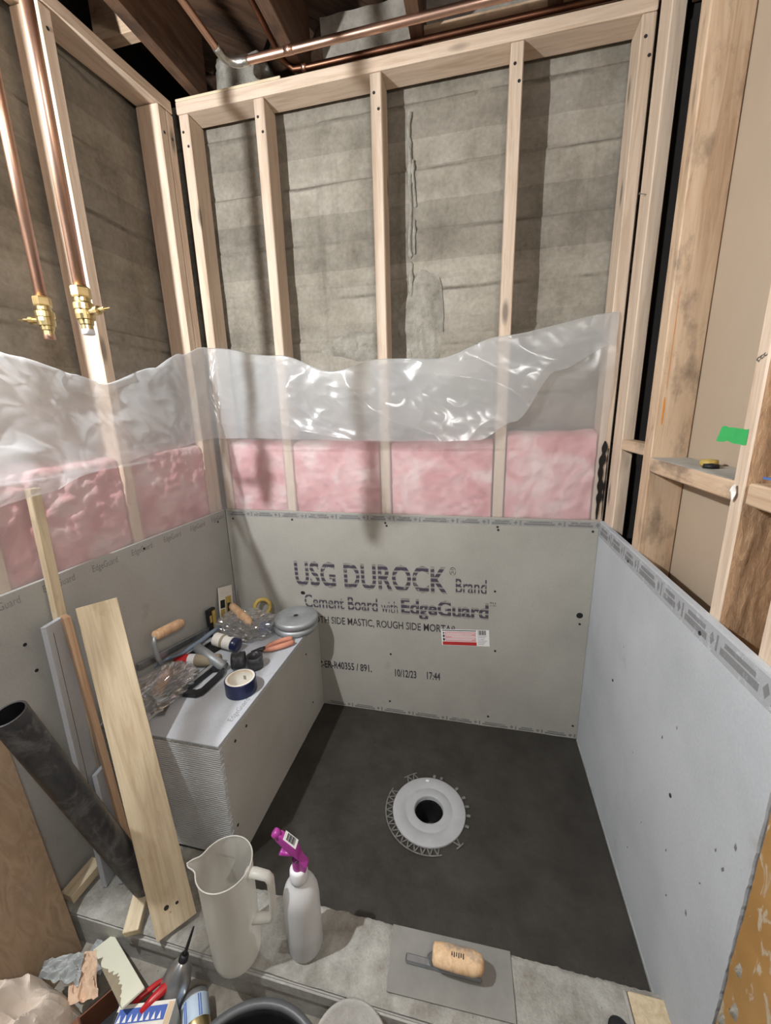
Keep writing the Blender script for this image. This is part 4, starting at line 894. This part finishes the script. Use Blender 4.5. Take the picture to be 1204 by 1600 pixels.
def crumple(fn, nu, nv): return grid(nu, nv, fn)
def bagpaper(u, v):
    th = 2*PI*u; r = v; x = .135*r*math.cos(th)*(1+.25*nz(math.cos(th), math.sin(th), 1, 1.3)); y = .10*r*math.sin(th)*(1+.25*nz(math.cos(th), math.sin(th), 5, 1.3))
    z = .150*(1-r**2.2)+.045*(1-2*abs(nz(x, y, 2, 15)))*min(1, 2.2*(1-r)+.25)+.018*(1-2*abs(nz(x, y, 6, 34)))
    return (max(-1.438, -1.405+x), -1.150+y, max(FZ+.002, FZ+.01+z))
tag(mk('paper_bag', grid(90, 34, bagpaper), 'paper_bag', smooth=False), 'crumpled pale paper bag in the bottom left corner', 'paper bag')
def scrap(name, a, b, c, d, mat, label, seed, amp=.008):
    a, b, c, d = map(V, (a, b, c, d))
    def f(u, v):
        p = a.lerp(b, u).lerp(d.lerp(c, u), v); return tuple(p+V((.4, .3, 1))*amp*(1-2*abs(nz(u*3, v*3, seed, 1.2)))+V((0, 0, amp*.5*nz(u*9, v*9, seed))))
    return tag(mk(name, grid(24, 24, f), mat), label, 'paper scrap')
scrap('paper_scrap', (-1.335, -1.085, .01), (-1.275, -1.058, .015), (-1.335, -1.000, .045), (-1.385, -1.022, .045), 'kraft', 'torn brown paper scrap standing beside the pale strip', 2)
scrap('foil_scrap', (-1.425, -1.075, .045), (-1.33, -1.055, .03), (-1.355, -1.015, .052), (-1.43, -1.05, .062), 'greypaper', 'grey crumpled scrap between the paper bag and the plywood', 5, .010)
scrap('foil_scrap', (-1.41, -1.0, -.045), (-1.345, -1.0, -.048), (-1.345, -.955, -.02), (-1.40, -.955, -.02), 'greypaper', 'pale grey scrap on the slab at the foot of the plywood', 8, .006)
cx = thing('open_carton', (-1.245, -1.085, FZ), 'small brown open carton beside the paper bag', 'carton')
CXW = Matrix.Translation((-1.232, -1.083, FZ+.001)) @ Matrix.Rotation(-.55, 4, 'Z')
for nm, a in (('side', (-.05, .05, -.04, -.037, 0, .070)), ('side', (-.05, .05, .037, .04, 0, .070)), ('side', (-.05, -.047, -.0365, .0365, 0, .070)), ('side', (.047, .05, -.0365, .0365, 0, .070))):
    mk(nm, box(*a, .0005), 'brown_box', cx, CXW)
mk('bottom', box(-.0465, .0465, -.0365, .0365, .001, .004, 0), 'black', cx, CXW)
mk('flap', xf(box(-.05, .05, -.055, 0, 0, .002, 0), Matrix.Translation((0, -.0385, .071)) @ Matrix.Rotation(.25, 4, 'X')), 'brown_box', cx, CXW)
mk('inner_black', box(-.0462, .0462, .030, .0366, .04, .0695, .0005), 'black', cx, CXW)  # black slab against the carton's inner wall
stp = thing('painted_strip', (-1.27, -1.0, FZ), 'cream painted strip with a torn edge leaning on the curb', 'strip')
SP0, SP1 = V((-1.368, -.960, -.008)), V((-1.165, -1.056, .060))
PWs = frame(SP0, SP1, (.45, .9, -.1)); Ls = (SP1-SP0).length
mk('strip', box(-.023, .023, -.003, .003, 0, Ls, .0008), 'paint_white', stp, PWs)
def tear():
    pts = [(-.0232, .075)]; rr = random.Random(3)
    for i in range(26): t = i/25; pts.append((-.0232+.022*math.sin(PI*min(1, t*1.02))*(.45+.55*rr.random()), .078+(Ls-.085)*t))
    pts.append((-.0232, Ls-.005)); return pts
for sgn in (1, -1):
    mk('torn_patch', prism(tear(), .0004), 'peel', stp, PWs @ Matrix.Rotation(PI/2, 4, 'X') @ Matrix.Translation((0, 0, .0031 if sgn > 0 else -.0035)))
gb = thing('caulk_bottle', (-1.11, -.99, FZ), 'silver grey squeeze bottle with long nozzle leaning on the curb', 'bottle')
GBW = ax((-1.124, -1.012, -.028), V((-1.094, -.968, .082))-V((-1.124, -1.012, -.028)))
mk('body', lathe([(.001, 0), (.028, .001), (.034, .008), (.034, .050), (.028, .076), (.014, .098), (.007, .104)], 26), 'silver_can', gb, GBW, smooth=True)
mk('collar', lathe([(.0105, .094), (.0115, .098), (.010, .112), (.006, .114)], 16), 'iron', gb, GBW, smooth=True)
mk('nozzle', lathe([(.0045, .112), (.0035, .15), (.0022, .178), (.0005, .179)], 10), 'iron', gb, GBW, smooth=True)
sc = thing('red_snips', (-1.15, -1.02, FZ), 'snips with red grips lying in front of the silver bottle', 'snips')
mk('grip', tube([(-1.098, -.992, .020), (-1.112, -1.002, .030), (-1.122, -1.018, .034), (-1.135, -1.040, .034), (-1.145, -1.062, .030)], [.007, .011, .0105, .009, .009], 10), 'red', sc, smooth=True)
mk('grip', tube([(-1.135, -.992, .020), (-1.150, -1.012, .026), (-1.168, -1.038, .028), (-1.178, -1.052, .026)], [.004, .006, .0065, .006], 10), 'red', sc, smooth=True)
mk('blades', tube([(-1.105, -.995, .018), (-1.128, -1.02, .016), (-1.15, -1.045, .012)], [.006, .008, .004], 8), 'iron', sc, smooth=True)
ca = thing('spray_can', (-1.04, -1.01, FZ), 'small can with pale blue label lying on the slab', 'can')
CAW = ax((-1.072, -.988, -.025), V((-1.006, -1.063, -.031))-V((-1.072, -.988, -.025)), (0, 0, 1)) @ Matrix.Scale(1.2, 4)
mk('body', lathe([(.001, 0), (.020, 0), (.0245, .004), (.0250, .012)], 28), 'silver_can', ca, CAW, smooth=True)
mk('label', lathe([(.0252, .012), (.0252, .048)], 28), 'label_blue', ca, CAW, smooth=True)
mk('blue_stripe', merge(*[arc(0, 1, 0, 0, 1)][0:0] or [tube([(.0253*math.cos(a), .0253*math.sin(a), .014), (.0253*math.cos(a), .0253*math.sin(a), .047)], .0012, 4) for a in (-.5, -.35, .6, .75)]), 'print_blue', ca, CAW)
mk('lower_body', lathe([(.0250, .048), (.0255, .066), (.0215, .072), (.019, .069), (.012, .070), (.001, .072)], 28), 'brass', ca, CAW, smooth=True)
bxn = thing('printed_box', (-1.13, -1.09, FZ), 'white box with a row of blue printed triangles at the bottom edge', 'box')
BXW = Matrix.Translation((-1.126, -1.084, FZ+.001)) @ Matrix.Rotation(.30, 4, 'Z')
mk('carton', box(-.066, .060, -.06, .042, 0, .098, .001), 'cardwhite', bxn, BXW)
mk('blue_print', rect(-.060, .045, .010, .034), 'print_blue', bxn, BXW @ Matrix.Translation((0, 0, .0988)))
mk('triangle_print', merge(*[([(-.058+.0125*i, 0, 0), (-.050+.0125*i, 0, 0), (-.054+.0125*i, .013, 0)], [(0, 1, 2)]) for i in range(8)]), 'label_white', bxn, BXW @ Matrix.Translation((0, .012, .0992)))
mk('tan_end', rect(.047, .058, -.055, .038), 'card', bxn, BXW @ Matrix.Translation((0, 0, .0990)))
mk('dark_end', rect(-.065, -.061, -.05, .03), 'black', bxn, BXW @ Matrix.Translation((0, 0, .0990)))
